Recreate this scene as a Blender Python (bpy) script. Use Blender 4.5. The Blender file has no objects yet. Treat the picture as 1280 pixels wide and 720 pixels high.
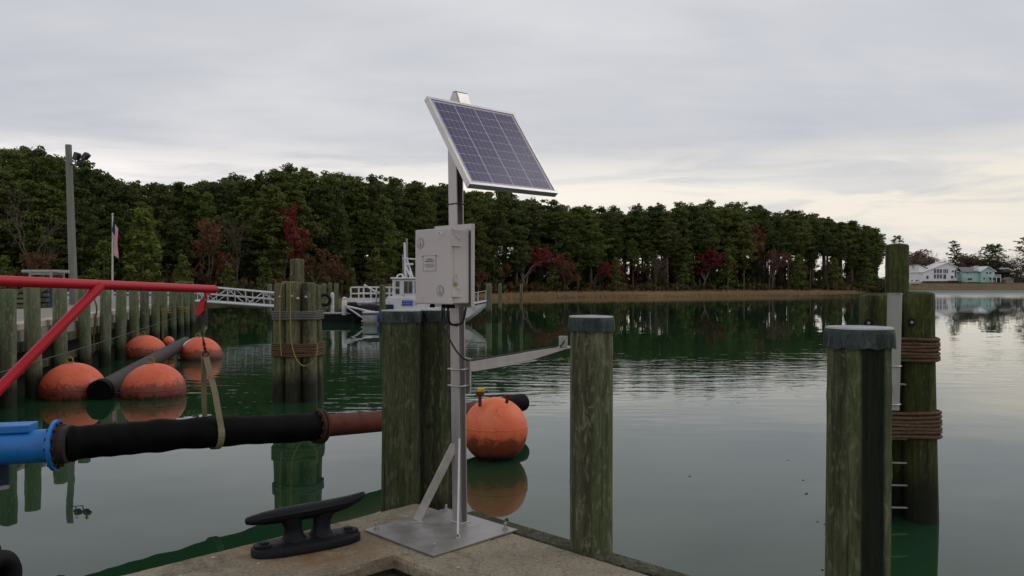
import bpy, bmesh, math, random
import numpy as np
from mathutils import Vector, Matrix, noise as mnoise
R = math.radians
random.seed(7)
sc = bpy.context.scene
col = sc.collection

# ------------------------------------------------------------------ camera
CAMZ = 2.2                      # eye height over the water (z = 0)
PITCH = math.atan(5/1000)       # horizon five pixels above the picture centre
cam_d = bpy.data.cameras.new('camera'); cam = bpy.data.objects.new('camera', cam_d); col.objects.link(cam)
cam.location = (0, 0, CAMZ); cam.rotation_euler = (R(90)-PITCH, 0, 0)
cam_d.sensor_width = 36; cam_d.lens = 36*1000/1280
cam_d.clip_start = .05; cam_d.clip_end = 9000
sc.camera = cam

# ------------------------------------------------------------------ node helpers
def nd(nt, typ, props=None, **ins):
    n = nt.nodes.new(typ)
    for k, v in (props or {}).items(): setattr(n, k, v)
    for k, v in ins.items():
        key = k.replace('_', ' ')
        s = n.inputs[key] if key in n.inputs else n.inputs[int(k[1:])]
        if isinstance(v, bpy.types.NodeSocket): nt.links.new(v, s)
        else:
            if s.type == 'RGBA' and len(v) == 3: v = (*v, 1)
            s.default_value = v
    return n
def math_(nt, op, a, b=0.0, clamp=False):
    n = nd(nt, 'ShaderNodeMath', {'operation': op, 'use_clamp': clamp}, i0=a, i1=b); return n.outputs[0]
def vmath(nt, op, a, b=(0, 0, 0)):
    n = nd(nt, 'ShaderNodeVectorMath', {'operation': op}, i0=a, i1=b); return n.outputs[0]
def noise(nt, vec, scale=5., detail=4., rough=.55, dist=0.):
    return nd(nt, 'ShaderNodeTexNoise', Vector=vec, Scale=scale, Detail=detail, Roughness=rough, Distortion=dist).outputs[0]
def ramp(nt, fac, stops, interp='LINEAR'):
    n = nt.nodes.new('ShaderNodeValToRGB'); nt.links.new(fac, n.inputs[0]); cr = n.color_ramp; cr.interpolation = interp
    while len(cr.elements) < len(stops): cr.elements.new(.5)
    for e, (p, c) in zip(cr.elements, stops):
        e.position = p; e.color = (c, c, c, 1) if isinstance(c, (int, float)) else (*c, 1)
    return n.outputs[0]
def mix(nt, fac, a, b, blend='MIX'):
    n = nt.nodes.new('ShaderNodeMix'); n.data_type = 'RGBA'; n.blend_type = blend
    for s, v in ((n.inputs[0], fac), (n.inputs[6], a), (n.inputs[7], b)):
        if isinstance(v, bpy.types.NodeSocket): nt.links.new(v, s)
        elif s.type == 'RGBA': s.default_value = (*v, 1)
        else: s.default_value = v
    return n.outputs[2]
def maprange(nt, v, a, b, c=0., d=1.):
    return nd(nt, 'ShaderNodeMapRange', {'clamp': True}, Value=v, From_Min=a, From_Max=b, To_Min=c, To_Max=d).outputs[0]

# ------------------------------------------------------------------ world: overcast sky
SUN_AZ, SUN_EL = R(62), R(38)          # azimuth from +Y towards +X, elevation; hidden behind the cloud
w = bpy.data.worlds.new('World'); sc.world = w; w.use_nodes = True
nt = w.node_tree; nt.nodes.clear()
sky = nd(nt, 'ShaderNodeTexSky', {'sky_type': 'NISHITA', 'sun_disc': False, 'sun_elevation': SUN_EL, 'sun_rotation': SUN_AZ, 'air_density': 1.4, 'dust_density': 3.0})
bg_clear = nd(nt, 'ShaderNodeBackground', Color=sky.outputs[0], Strength=.08)
tc = nd(nt, 'ShaderNodeTexCoord').outputs['Generated']
sep = nd(nt, 'ShaderNodeSeparateXYZ', Vector=tc)
el = math_(nt, 'ABSOLUTE', sep.outputs[2])
den = math_(nt, 'ADD', el, .10)
pl = nd(nt, 'ShaderNodeCombineXYZ', X=math_(nt, 'DIVIDE', sep.outputs[0], den), Y=math_(nt, 'DIVIDE', sep.outputs[1], den), Z=0.0).outputs[0]
big = noise(nt, vmath(nt, 'MULTIPLY', pl, (.40, .62, 1)), 1.0, 5, .5, .5)
fine = noise(nt, vmath(nt, 'MULTIPLY', pl, (1.1, 2.6, 1)), 1.3, 6, .6, .3)
lum = math_(nt, 'ADD', math_(nt, 'MULTIPLY', big, .8), math_(nt, 'MULTIPLY', fine, .2))
ccol = ramp(nt, lum, [(.35, (.51, .53, .595)), (.50, (.62, .63, .67)), (.65, (.77, .76, .78))])
# the thin bright band low over the horizon, broken by streaks of cloud, warmer to the sun's side
streak = noise(nt, vmath(nt, 'MULTIPLY', tc, (3.2, 3.2, 22)), 1.5, 6, .6, .6)
low = math_(nt, 'MULTIPLY', maprange(nt, el, .175, .115), maprange(nt, streak, .40, .56, .35, 1.))
side = maprange(nt, math_(nt, 'ADD', math_(nt, 'MULTIPLY', sep.outputs[0], math.sin(SUN_AZ)), math_(nt, 'MULTIPLY', sep.outputs[1], math.cos(SUN_AZ))), -.1, 1.)
warm = mix(nt, side, (1.24, 1.15, 1.10), (.87, .81, .68))
ccol = mix(nt, math_(nt, 'MULTIPLY', low, .9), ccol, warm)
bg_cloud = nd(nt, 'ShaderNodeBackground', Color=ccol, Strength=1.02)
ms = nd(nt, 'ShaderNodeMixShader', Fac=.93, i1=bg_clear.outputs[0], i2=bg_cloud.outputs[0])
wo = nt.nodes.new('ShaderNodeOutputWorld'); nt.links.new(ms.outputs[0], wo.inputs[0])

sd = bpy.data.lights.new('sun', 'SUN'); sd.energy = .5; sd.angle = R(24); sd.color = (1, .94, .86)
sun = bpy.data.objects.new('sun', sd); col.objects.link(sun)
sdir = Vector((math.sin(SUN_AZ)*math.cos(SUN_EL), math.cos(SUN_AZ)*math.cos(SUN_EL), math.sin(SUN_EL)))
sun.rotation_euler = sdir.to_track_quat('Z', 'Y').to_euler(); sun.location = sdir*60
sc.view_settings.view_transform = 'Standard'; sc.view_settings.look = 'None'
sc.view_settings.exposure = 0.0; sc.view_settings.gamma = 1; sc.view_settings.use_curve_mapping = False

# ------------------------------------------------------------------ scene helpers
def at(px, py, d):
    """point seen at photo pixel (px, py), d metres in front of the eye"""
    u, v = (px-640)/1000, (360-py)/1000
    c, s = math.cos(PITCH), math.sin(PITCH)
    y, z = c + v*s, v*c - s
    k = d/y
    return Vector((u*k, d, CAMZ + z*k))
WL = {}
def tag(o, label=None, cat=None, group=None, kind=None):
    if label: o['label'] = label
    if cat: o['category'] = cat
    if group: o['group'] = group
    if kind: o['kind'] = kind
    return o
def thing(name, loc, label, cat, group=None):
    o = bpy.data.objects.new(name, None); o.empty_display_size = .2; col.objects.link(o)
    o.location = loc; WL[o.name] = Vector(loc); return tag(o, label, cat, group)
def link_mesh(me, name, mat, parent=None, wloc=(0, 0, 0)):
    if mat is not None and not me.materials:
        for m in (mat if isinstance(mat, (list, tuple)) else [mat]): me.materials.append(m)
    o = bpy.data.objects.new(name, me); col.objects.link(o)
    wloc = Vector(wloc); WL[o.name] = wloc
    if parent is not None:
        o.parent = parent; o.location = wloc - WL[parent.name]
    else: o.location = wloc
    return o
ID = (Vector((1, 0, 0)), Vector((0, 1, 0)), Vector((0, 0, 1)))
def frame(z, hint=(0, 0, 1)):
    z = Vector(z).normalized(); h = Vector(hint)
    if abs(z.dot(h)) > .98: h = Vector((1, 0, 0))
    x = h.cross(z).normalized(); return x, z.cross(x), z
class MB:
    def __init__(s): s.v = []; s.f = []; s.m = []
    def add(s, vs, fs, mi=0):
        b = len(s.v); s.v += [tuple(v) for v in vs]; s.f += [tuple(i+b for i in f) for f in fs]; s.m += [mi]*len(fs); return s
    def box(s, c, size, ax=ID, mi=0):
        c = Vector(c); h = [k/2 for k in size]
        vs = [c+ax[0]*(x*h[0])+ax[1]*(y*h[1])+ax[2]*(z*h[2]) for z in (-1, 1) for x, y in ((-1, -1), (1, -1), (1, 1), (-1, 1))]
        return s.add(vs, [(3, 2, 1, 0), (4, 5, 6, 7), (0, 1, 5, 4), (1, 2, 6, 5), (2, 3, 7, 6), (3, 0, 4, 7)], mi)
    def tube(s, pts, r, n=10, caps=True, mi=0, hint=(0, 0, 1)):
        pts = [Vector(p) for p in pts]; k = len(pts); rs = r if isinstance(r, (list, tuple)) else [r]*k
        vs = []; prev = None
        for i, p in enumerate(pts):
            t = (pts[min(i+1, k-1)]-pts[max(i-1, 0)])
            if t.length < 1e-9: t = Vector((0, 0, 1))
            t.normalize()
            if prev is None: x, y, _ = frame(t, hint)
            else:
                x = prev - t*prev.dot(t)
                if x.length < 1e-6: x = frame(t, hint)[0]
                x.normalize(); y = t.cross(x)
            prev = x
            for j in range(n):
                a = 2*math.pi*j/n; vs.append(p+x*(rs[i]*math.cos(a))+y*(rs[i]*math.sin(a)))
        fs = [(i*n+j, i*n+(j+1) % n, (i+1)*n+(j+1) % n, (i+1)*n+j) for i in range(k-1) for j in range(n)]
        if caps: fs += [tuple(range(n-1, -1, -1)), tuple((k-1)*n+j for j in range(n))]
        return s.add(vs, fs, mi)
    def loop(s, pts, r, n=8, mi=0):
        pts = [Vector(p) for p in pts]; k = len(pts); vs = []
        nrm = Vector((0, 0, 0))
        for i in range(k): nrm += pts[i].cross(pts[(i+1) % k])
        nrm.normalize()
        for i in range(k):
            t = (pts[(i+1) % k]-pts[i-1]).normalized(); x = nrm; y = t.cross(x)
            for j in range(n):
                a = 2*math.pi*j/n; vs.append(pts[i]+x*(r*math.cos(a))+y*(r*math.sin(a)))
        fs = [(i*n+j, i*n+(j+1) % n, ((i+1) % k)*n+(j+1) % n, ((i+1) % k)*n+j) for i in range(k) for j in range(n)]
        return s.add(vs, fs, mi)
    def ring(s, c, Rr, r, ax=ID, n=20, m=8, mi=0, sx=1., sy=1.):
        c = Vector(c); return s.loop([c+ax[0]*(Rr*sx*math.cos(2*math.pi*i/n))+ax[1]*(Rr*sy*math.sin(2*math.pi*i/n)) for i in range(n)], r, m, mi)
    def cyl(s, a, b, r0, r1=None, n=12, mi=0): return s.tube([a, b], [r0, r0 if r1 is None else r1], n, True, mi)
    def lathe(s, prof, n=24, c=(0, 0, 0), ax=ID, mi=0, sx=1., sy=1., jit=None):
        c = Vector(c); vs = []; k = len(prof)
        for i, (r, z) in enumerate(prof):
            for j in range(n):
                a = 2*math.pi*j/n; q = r*(jit(a, z) if jit else 1)
                vs.append(c+ax[0]*(q*sx*math.cos(a))+ax[1]*(q*sy*math.sin(a))+ax[2]*z)
        fs = [(i*n+j, i*n+(j+1) % n, (i+1)*n+(j+1) % n, (i+1)*n+j) for i in range(k-1) for j in range(n)]
        fs += [tuple(range(n-1, -1, -1)), tuple((k-1)*n+j for j in range(n))]
        return s.add(vs, fs, mi)
    def prism(s, poly, c, ax, t, mi=0):
        """2-D polygon (ccw) in ax[0], ax[1], thickness t centred along ax[2]"""
        c = Vector(c); k = len(poly)
        vs = [c+ax[0]*x+ax[1]*y+ax[2]*(q*t/2) for q in (-1, 1) for x, y in poly]
        fs = [tuple(range(k-1, -1, -1)), tuple(range(k, 2*k))]+[(i, (i+1) % k, k+(i+1) % k, k+i) for i in range(k)]
        return s.add(vs, fs, mi)
    def loft(s, secs, mi=0, caps=True):
        n = len(secs[0]); vs = [p for q in secs for p in q]
        fs = [(i*n+j, i*n+(j+1) % n, (i+1)*n+(j+1) % n, (i+1)*n+j) for i in range(len(secs)-1) for j in range(n)]
        if caps: fs += [tuple(range(n-1, -1, -1)), tuple((len(secs)-1)*n+j for j in range(n))]
        return s.add(vs, fs, mi)
    def mesh(s, name, origin=(0, 0, 0), smooth=None, bevel=0, seg=2):
        o = Vector(origin); me = bpy.data.meshes.new(name)
        me.from_pydata([tuple(Vector(v)-o) for v in s.v], [], s.f)
        if any(s.m): me.polygons.foreach_set('material_index', s.m)
        bm = bmesh.new(); bm.from_mesh(me)
        bmesh.ops.recalc_face_normals(bm, faces=bm.faces)
        if bevel:
            es = [e for e in bm.edges if len(e.link_faces) == 2 and e.calc_face_angle(0) > R(35)]
            bmesh.ops.bevel(bm, geom=es, offset=bevel, segments=seg, affect='EDGES', profile=.5, clamp_overlap=True)
        bm.to_mesh(me); bm.free()
        if smooth is not None:
            me.shade_smooth(); me.set_sharp_from_angle(angle=R(smooth))
        me.update(); return me
    def build(s, name, mat, parent=None, origin=None, smooth=None, bevel=0, seg=2):
        if origin is None: origin = WL[parent.name] if parent is not None else (0, 0, 0)
        return link_mesh(s.mesh(name, origin, smooth, bevel, seg), name, mat, parent, origin)
def copy_tree(o, parent=None):
    c = o.copy(); col.objects.link(c); c.parent = parent
    for ch in o.children: copy_tree(ch, c)
    return c

# ------------------------------------------------------------------ materials
def new_mat(name):
    m = bpy.data.materials.new(name); m.use_nodes = True; t = m.node_tree; b = t.nodes['Principled BSDF']; return m, t, b
def ocoord(t, scale=(1, 1, 1), rnd=True):
    v = nd(t, 'ShaderNodeTexCoord').outputs['Object']
    if rnd:
        r = nd(t, 'ShaderNodeObjectInfo').outputs['Random']
        v = vmath(t, 'ADD', v, nd(t, 'ShaderNodeCombineXYZ', X=math_(t, 'MULTIPLY', r, 37.), Y=math_(t, 'MULTIPLY', r, 91.), Z=math_(t, 'MULTIPLY', r, 53.)).outputs[0])
    return vmath(t, 'MULTIPLY', v, scale)
def bump(t, b, h, strength=.3, dist=.01):
    n = nd(t, 'ShaderNodeBump', Height=h, Strength=strength, Distance=dist); t.links.new(n.outputs[0], b.inputs['Normal']); return n
def pmat(name, a, c, rough=.6, metal=0., scale=6., stretch=(1, 1, 1), bmp=.3, bdist=.005, spots=None, spot_scale=3., spot_at=(.55, .68), rnd=True, detail=6, spec=None):
    return _pmat(name, a, c, rough, metal, scale, stretch, bmp, bdist, spots, spot_scale, spot_at, rnd, detail, spec)
def _pmat(name, a, c, rough=.6, metal=0., scale=6., stretch=(1, 1, 1), bmp=.3, bdist=.005, spots=None, spot_scale=3., spot_at=(.55, .68), rnd=True, detail=6, spec=None):
    m, t, b = new_mat(name); v = ocoord(t, stretch, rnd)
    f = noise(t, v, scale, detail, .6)
    k = mix(t, maprange(t, f, .3, .7), a, c)
    if spots:
        f2 = noise(t, v, spot_scale, 6, .65, .4); k = mix(t, maprange(t, f2, *spot_at), k, spots)
    t.links.new(k, b.inputs['Base Color']); b.inputs['Metallic'].default_value = metal
    b.inputs['Specular IOR Level'].default_value = spec if spec is not None else (.5 if rough < .5 else .22)
    fr = maprange(t, f, .2, .8, max(.03, rough-.1), min(1, rough+.1)); t.links.new(fr, b.inputs['Roughness'])
    if bmp: bump(t, b, noise(t, v, scale*3, 4, .6), bmp, bdist)
    return m
def zpos(t): return nd(t, 'ShaderNodeSeparateXYZ', Vector=nd(t, 'ShaderNodeNewGeometry').outputs['Position']).outputs[2]

def wood_mat(name, dry=(.15, .135, .095), green=(.055, .075, .03), dark=(.022, .022, .014), moss=.5, swirl=0., wet=.35, bs=.6, stain=None):
    m, t, b = new_mat(name); v = ocoord(t)
    g1 = noise(t, vmath(t, 'MULTIPLY', v, (14, 14, .9)), 1.6, 8, .68, .8 + swirl)
    g2 = noise(t, vmath(t, 'MULTIPLY', v, (42, 42, 1.6)), 1.6, 5, .7, .4)
    sw = nd(t, 'ShaderNodeTexWave', {'wave_type': 'BANDS', 'bands_direction': 'X'}, Vector=vmath(t, 'MULTIPLY', v, (1.4, 1.4, .5)), Scale=7.0, Distortion=9.0 + swirl*6, Detail=3.0, Detail_Scale=1.1, Detail_Roughness=.6).outputs[1]
    blot = noise(t, vmath(t, 'MULTIPLY', v, (3.2, 3.2, .75)), 1.3, 5, .6, .5)
    strk = noise(t, vmath(t, 'MULTIPLY', v, (5.5, 5.5, .18)), 1.2, 4, .55, .3)
    k = mix(t, maprange(t, g1, .3, .68), dark, dry)
    k = mix(t, math_(t, 'MULTIPLY', maprange(t, blot, .62-.3*moss, .72-.2*moss), .85), k, mix(t, maprange(t, g2, .3, .7), tuple(x*.55 for x in green), tuple(x*1.35 for x in green)))
    k = mix(t, maprange(t, strk, .50, .64, 0, .85), k, dark)
    k = mix(t, math_(t, 'MULTIPLY', math_(t, 'MULTIPLY', maprange(t, sw, .70, .95), maprange(t, blot, .38, .6)), .16+.22*min(1, swirl)), k, tuple(x*.6 for x in dark))
    k = mix(t, maprange(t, g2, .50, .70, 0, .6), k, tuple(x*.5 for x in dark))
    mot = noise(t, vmath(t, 'MULTIPLY', v, (22, 22, 7)), 1.2, 5, .7, 1.0); k = mix(t, maprange(t, mot, .52, .70, 0, .6), k, tuple(min(.4, x*1.25+.012) for x in dry)); k = mix(t, maprange(t, mot, .44, .30, 0, .6), k, tuple(x*.6 for x in dark))
    lich = noise(t, vmath(t, 'MULTIPLY', v, (9, 9, 5)), 1.5, 6, .7, .5); k = mix(t, maprange(t, lich, .60, .72, 0, .55), k, tuple(min(.4, x*1.5+.02) for x in dry))
    if stain:
        ox = nd(t, 'ShaderNodeSeparateXYZ', Vector=nd(t, 'ShaderNodeTexCoord').outputs['Object'])
        ex = math_(t, 'ABSOLUTE', math_(t, 'SUBTRACT', math_(t, 'ADD', ox.outputs[0], math_(t, 'MULTIPLY', math_(t, 'SUBTRACT', strk, .5), .05)), stain[0]))
        k = mix(t, maprange(t, ex, stain[1]+.006, stain[1]-.006, 0, .96), k, mix(t, maprange(t, g2, .4, .7), (.002, .004, .002), (.010, .018, .007)))
    zz = math_(t, 'ADD', zpos(t), math_(t, 'MULTIPLY', math_(t, 'SUBTRACT', blot, .5), .5))
    k = mix(t, maprange(t, zz, wet+.22, wet-.05, 0, .88), k, (.010, .012, .007))      # tide-stained foot
    t.links.new(k, b.inputs['Base Color'])
    t.links.new(maprange(t, zz, wet+.2, wet, .85, .5), b.inputs['Roughness']); b.inputs['Specular IOR Level'].default_value = .2
    h = math_(t, 'ADD', math_(t, 'ADD', math_(t, 'MULTIPLY', g1, .8), math_(t, 'MULTIPLY', g2, .45)), math_(t, 'MULTIPLY', sw, .25))
    bump(t, b, h, bs, .018)
    return m
M = {}
M['post'] = wood_mat('weathered post wood', dry=(.215, .215, .135), green=(.085, .115, .045), dark=(.045, .044, .025), moss=.45, swirl=.6)
M['post_dark'] = wood_mat('dark mossy post wood', dry=(.125, .125, .07), green=(.045, .068, .022), dark=(.016, .018, .010), moss=.6, swirl=1.)
M['post_wet'] = wood_mat('mossy post wood with a damp stain', dry=(.165, .175, .095), green=(.07, .105, .036), dark=(.02, .024, .012), moss=.7, swirl=.8, stain=(.008, .058))
M['pier_pile'] = wood_mat('pale green pier pile', dry=(.215, .215, .145), green=(.10, .135, .06), dark=(.06, .062, .04), moss=.8, wet=.38, bs=.4)
M['dolphin'] = wood_mat('dolphin pile wood', dry=(.21, .20, .12), green=(.09, .11, .045), dark=(.04, .036, .02), moss=.5, wet=.40)
M['moss_pile'] = wood_mat('bright moss pile', dry=(.10, .095, .035), green=(.055, .075, .012), dark=(.010, .014, .006), moss=.7, swirl=.3, wet=.35)
M['timber'] = wood_mat('edge timber', dry=(.12, .11, .07), green=(.05, .06, .028), moss=.5, wet=.2)
M['shade_backing'] = pmat('black bulkhead timber', (.012, .012, .009), (.022, .022, .016), .9, scale=3)  # black wood, the dark under the pier deck put into its colour
M['cap_side'] = pmat('verdigris cap skirt', (.008, .012, .012), (.06, .085, .078), .55, .1, 18, (1, 1, .3), 1., .02, (.20, .24, .22), 13, (.60, .72))
M['cap_top'] = pmat('chalky cap top', (.26, .265, .26), (.40, .40, .40), .7, 0, 9, bmp=.4, spots=(.12, .13, .12), spot_scale=5)
M['alu'] = pmat('dull aluminium', (.35, .33, .325), (.44, .42, .415), .42, .75, 14, (1, 1, .3), .12, .002)
M['alu_bright'] = pmat('brushed aluminium', (.46, .445, .435), (.56, .545, .535), .36, .75, 12, bmp=.1, bdist=.002)
M['plate'] = pmat('scuffed aluminium plate', (.26, .245, .23), (.42, .40, .385), .48, .6, 4, bmp=.12, bdist=.002, spots=(.22, .20, .185), spot_scale=2.4, spot_at=(.5, .72))
M['enclosure'] = pmat('grey fibreglass', (.49, .455, .435), (.54, .505, .485), .5, 0, 4, bmp=.08, bdist=.001, spots=(.42, .385, .36), spot_scale=5., spot_at=(.56, .75))
M['enc_dark'] = pmat('dark print', (.05, .048, .05), (.07, .066, .066), .6, bmp=0)
M['enc_mid'] = pmat('faded print', (.13, .12, .12), (.17, .16, .155), .6, bmp=0)
M['sticker'] = pmat('white sticker', (.6, .6, .6), (.66, .66, .66), .5, bmp=0)
M['brass'] = pmat('brass', (.30, .19, .06), (.38, .26, .11), .45, .8, 8)
M['cable'] = pmat('black cable', (.012, .012, .012), (.02, .02, .02), .5, bmp=0)
M['steel'] = pmat('zinc steel', (.35, .35, .35), (.5, .5, .5), .4, .9, 10)
M['red'] = pmat('red crane paint', (.36, .004, .012), (.43, .007, .018), .42, 0, 5, bmp=.2, bdist=.003, spots=(.12, .02, .02), spot_scale=11., spot_at=(.68, .74), spec=.3)
M['blue'] = pmat('blue pipe paint', (.006, .14, .44), (.010, .18, .52), .42, 0, 4, bmp=.2, bdist=.003, spots=(.02, .045, .09), spot_scale=6., spot_at=(.60, .72))
M['navy'] = pmat('navy painted steel', (.012, .022, .05), (.018, .03, .065), .55, 0, 4)
M['hose'] = pmat('black rubber hose', (.002, .002, .0024), (.0055, .0055, .006), .7, 0, 6, bmp=.5, bdist=.01, spots=(.014, .013, .012), spot_scale=9., spot_at=(.66, .75), spec=.07)
M['black'] = pmat('black rubber', (.004, .004, .004), (.009, .009, .009), .7)
M['rust_pipe'] = pmat('rust red pipe', (.075, .019, .013), (.125, .032, .020), .7, 0, 5, bmp=.3, spots=(.05, .018, .012), spot_scale=4)
M['rust'] = pmat('brown rust', (.032, .016, .010), (.07, .034, .02), .85, 0, 12, bmp=.5, spots=(.02, .012, .008), spot_scale=6)
M['brown_pipe'] = pmat('brown grey pipe', (.020, .015, .0125), (.042, .032, .026), .6, 0, 5, bmp=.3)
M['strap'] = pmat('tan lifting strap', (.20, .175, .10), (.27, .24, .15), .9, 0, 60, (1, 1, 3), .4, .003, (.13, .115, .07), 3)
M['cast'] = pmat('black cast iron', (.002, .0025, .0035), (.005, .006, .008), .5, 0, 10, bmp=.5, bdist=.008, spots=(.025, .021, .018), spot_scale=9, spot_at=(.66, .75), spec=.2)
M['rope_grey'] = pmat('grey wire rope', (.09, .088, .08), (.17, .165, .15), .8, .2, 40, bmp=.4)
M['rope_brown'] = pmat('rusty wire rope', (.07, .04, .025), (.15, .095, .06), .8, .1, 40, bmp=.5)
M['rope_yellow'] = pmat('faded yellow rope', (.20, .155, .045), (.27, .21, .075), .9, 0, 40, bmp=.4)
M['yellow'] = pmat('yellow paint', (.55, .40, .015), (.62, .46, .03), .5, bmp=.1, spots=(.2, .13, .02), spot_scale=6)
M['pvc'] = pmat('weathered grey pipe', (.26, .26, .235), (.34, .34, .31), .6, 0, 6, (1, 1, .3), .15, .003, (.16, .16, .13), 3)
M['white'] = pmat('white gelcoat', (.56, .55, .56), (.66, .65, .66), .4, 0, 3, bmp=.05, bdist=.002, spots=(.30, .29, .27), spot_scale=2.6, spot_at=(.54, .72))
M['glass'] = pmat('dark window glass', (.012, .014, .018), (.02, .022, .026), .08, 0, 2, bmp=0)
M['grey_paint'] = pmat('grey paint', (.22, .22, .22), (.28, .28, .28), .6, 0, 4)
M['sign_blue'] = pmat('blue sign', (.02, .06, .30), (.025, .07, .34), .5, bmp=0)
M['gangway'] = pmat('mill aluminium', (.40, .41, .42), (.52, .53, .54), .5, .35, 5)
M['canvas'] = pmat('dark canvas', (.018, .018, .022), (.03, .03, .035), .8)

def buoy_mat(name, a, c, pale):
    m, t, b = new_mat(name); v = ocoord(t)
    f = noise(t, v, 3., 6, .6, .4); g = noise(t, v, 9., 6, .7, .6); h = noise(t, vmath(t, 'MULTIPLY', v, (1, 1, .45)), 2.2, 6, .62, .8)
    k = mix(t, maprange(t, f, .35, .65), a, c)
    k = mix(t, maprange(t, h, .55, .70, 0, .55), k, pale)
    k = mix(t, math_(t, 'MULTIPLY', maprange(t, g, .60, .68, 0, .85), maprange(t, h, .42, .6)), k, (.05, .022, .016))
    ck = nd(t, 'ShaderNodeTexVoronoi', {'feature': 'DISTANCE_TO_EDGE'}, Vector=vmath(t, 'ADD', v, vmath(t, 'MULTIPLY', nd(t, 'ShaderNodeTexNoise', Vector=v, Scale=4.0, Detail=5.0).outputs[1], (.5, .5, .5))), Scale=2.2).outputs[0]
    k = mix(t, math_(t, 'MULTIPLY', maprange(t, ck, .012, 0, 0, .8), maprange(t, f, .42, .55)), k, (.09, .03, .02))
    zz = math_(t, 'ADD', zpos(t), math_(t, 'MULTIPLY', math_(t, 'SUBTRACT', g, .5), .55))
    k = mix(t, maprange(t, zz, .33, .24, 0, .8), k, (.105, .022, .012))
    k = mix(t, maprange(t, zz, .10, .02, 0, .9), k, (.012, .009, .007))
    t.links.new(k, b.inputs['Base Color']); t.links.new(maprange(t, f, .3, .7, .42, .62), b.inputs['Roughness'])
    bump(t, b, g, .35, .01); return m
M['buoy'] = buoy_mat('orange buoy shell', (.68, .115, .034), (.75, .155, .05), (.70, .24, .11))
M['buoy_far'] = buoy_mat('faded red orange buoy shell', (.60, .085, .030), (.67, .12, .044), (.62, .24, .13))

def concrete_mat():
    m, t, b = new_mat('stained dock concrete'); v = ocoord(t, rnd=False)
    f = noise(t, v, 1.1, 7, .62, .4); g = noise(t, v, 7., 8, .7); gr = noise(t, v, 48., 5, .75); st = noise(t, v, 2.6, 6, .6, .8)
    k = mix(t, maprange(t, f, .32, .68), (.15, .122, .08), (.29, .245, .17))
    k = mix(t, maprange(t, g, .45, .75, 0, .6), k, (.33, .30, .24))
    k = mix(t, maprange(t, st, .50, .66, 0, .75), k, (.085, .07, .042))
    wb = noise(t, v, 4.5, 7, .7, 1.2); k = mix(t, maprange(t, wb, .60, .70, 0, .55), k, (.36, .33, .26))
    k = mix(t, maprange(t, gr, .46, .34, 0, .85), k, (.06, .052, .038))
    k = mix(t, maprange(t, gr, .57, .68, 0, .75), k, (.46, .40, .30))
    cd_ = nd(t, 'ShaderNodeVectorMath', {'operation': 'DISTANCE'}, i0=vmath(t, 'MULTIPLY', vmath(t, 'SUBTRACT', v, (-.545, -1.0, .6)), (.75, 1., 0))).outputs['Value']
    k = mix(t, math_(t, 'MULTIPLY', maprange(t, math_(t, 'ADD', cd_, math_(t, 'MULTIPLY', math_(t, 'SUBTRACT', st, .5), .5)), .48, .22), maprange(t, g, .35, .6)), k, (.17, .095, .035))
    crack = nd(t, 'ShaderNodeTexVoronoi', {'feature': 'DISTANCE_TO_EDGE'}, Vector=vmath(t, 'ADD', v, vmath(t, 'MULTIPLY', nd(t, 'ShaderNodeTexNoise', Vector=v, Scale=5.0, Detail=5.0).outputs[1], (.3, .3, .3))), Scale=1.1).outputs[0]
    ck = maprange(t, crack, .006, .0, 0, .6)
    k = mix(t, math_(t, 'MULTIPLY', ck, maprange(t, f, .45, .55)), k, (.05, .045, .035))
    t.links.new(k, b.inputs['Base Color']); t.links.new(maprange(t, f, .3, .7, .62, .9), b.inputs['Roughness'])
    h = math_(t, 'ADD', math_(t, 'MULTIPLY', gr, .35), math_(t, 'MULTIPLY', g, .9))
    b.inputs['Specular IOR Level'].default_value = .25; bump(t, b, h, .8, .016); return m
M['concrete'] = concrete_mat()
M['pit_wall'] = pmat('dark pit concrete', (.025, .022, .016), (.05, .044, .032), .85, 0, 5, bmp=.6, bdist=.01, rnd=False)  # darker concrete than the slab, for the pit's inner walls
M['pit'] = pmat('dark pit soil', (.03, .025, .018), (.06, .05, .035), .95, 0, 8, bmp=.8, bdist=.03)
M['deadleaf'] = pmat('dead leaf', (.20, .12, .06), (.36, .26, .16), .8, 0, 9, bmp=.2)
M['deck'] = pmat('grey pier deck', (.20, .185, .165), (.27, .25, .225), .9, 0, 1.2, bmp=.4, spots=(.15, .135, .12), spot_scale=.6, rnd=False)
M['curb'] = pmat('pale pier curb', (.36, .33, .25), (.46, .42, .33), .9, 0, 2, bmp=.3, spots=(.25, .22, .16), spot_scale=1.5)

def leaf_mat(name, a, c, tr=.25, vscale=.5):
    m, t, b = new_mat(name)
    rnd = nd(t, 'ShaderNodeObjectInfo').outputs['Random']
    f = noise(t, ocoord(t), vscale, 3, .6)
    k = mix(t, maprange(t, math_(t, 'ADD', math_(t, 'MULTIPLY', rnd, .5), math_(t, 'MULTIPLY', f, .7)), .3, .85), a, c)
    r2 = math_(t, 'FRACT', math_(t, 'MULTIPLY', rnd, 7.31)); k = mix(t, maprange(t, r2, .62, 1., 0, .5), k, (c[0]*1.12+.008, c[1]*.86, c[2]))
    t.links.new(k, b.inputs['Base Color']); b.inputs['Roughness'].default_value = .75
    b.inputs['Specular IOR Level'].default_value = .15
    tl = nd(t, 'ShaderNodeBsdfTranslucent', Color=k); mx = nd(t, 'ShaderNodeMixShader', Fac=tr, i1=b.outputs[0], i2=tl.outputs[0])
    t.links.new(mx.outputs[0], t.nodes['Material Output'].inputs[0]); return m
M['needles'] = leaf_mat('pine needles', (.070, .094, .022), (.125, .158, .038))
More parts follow.
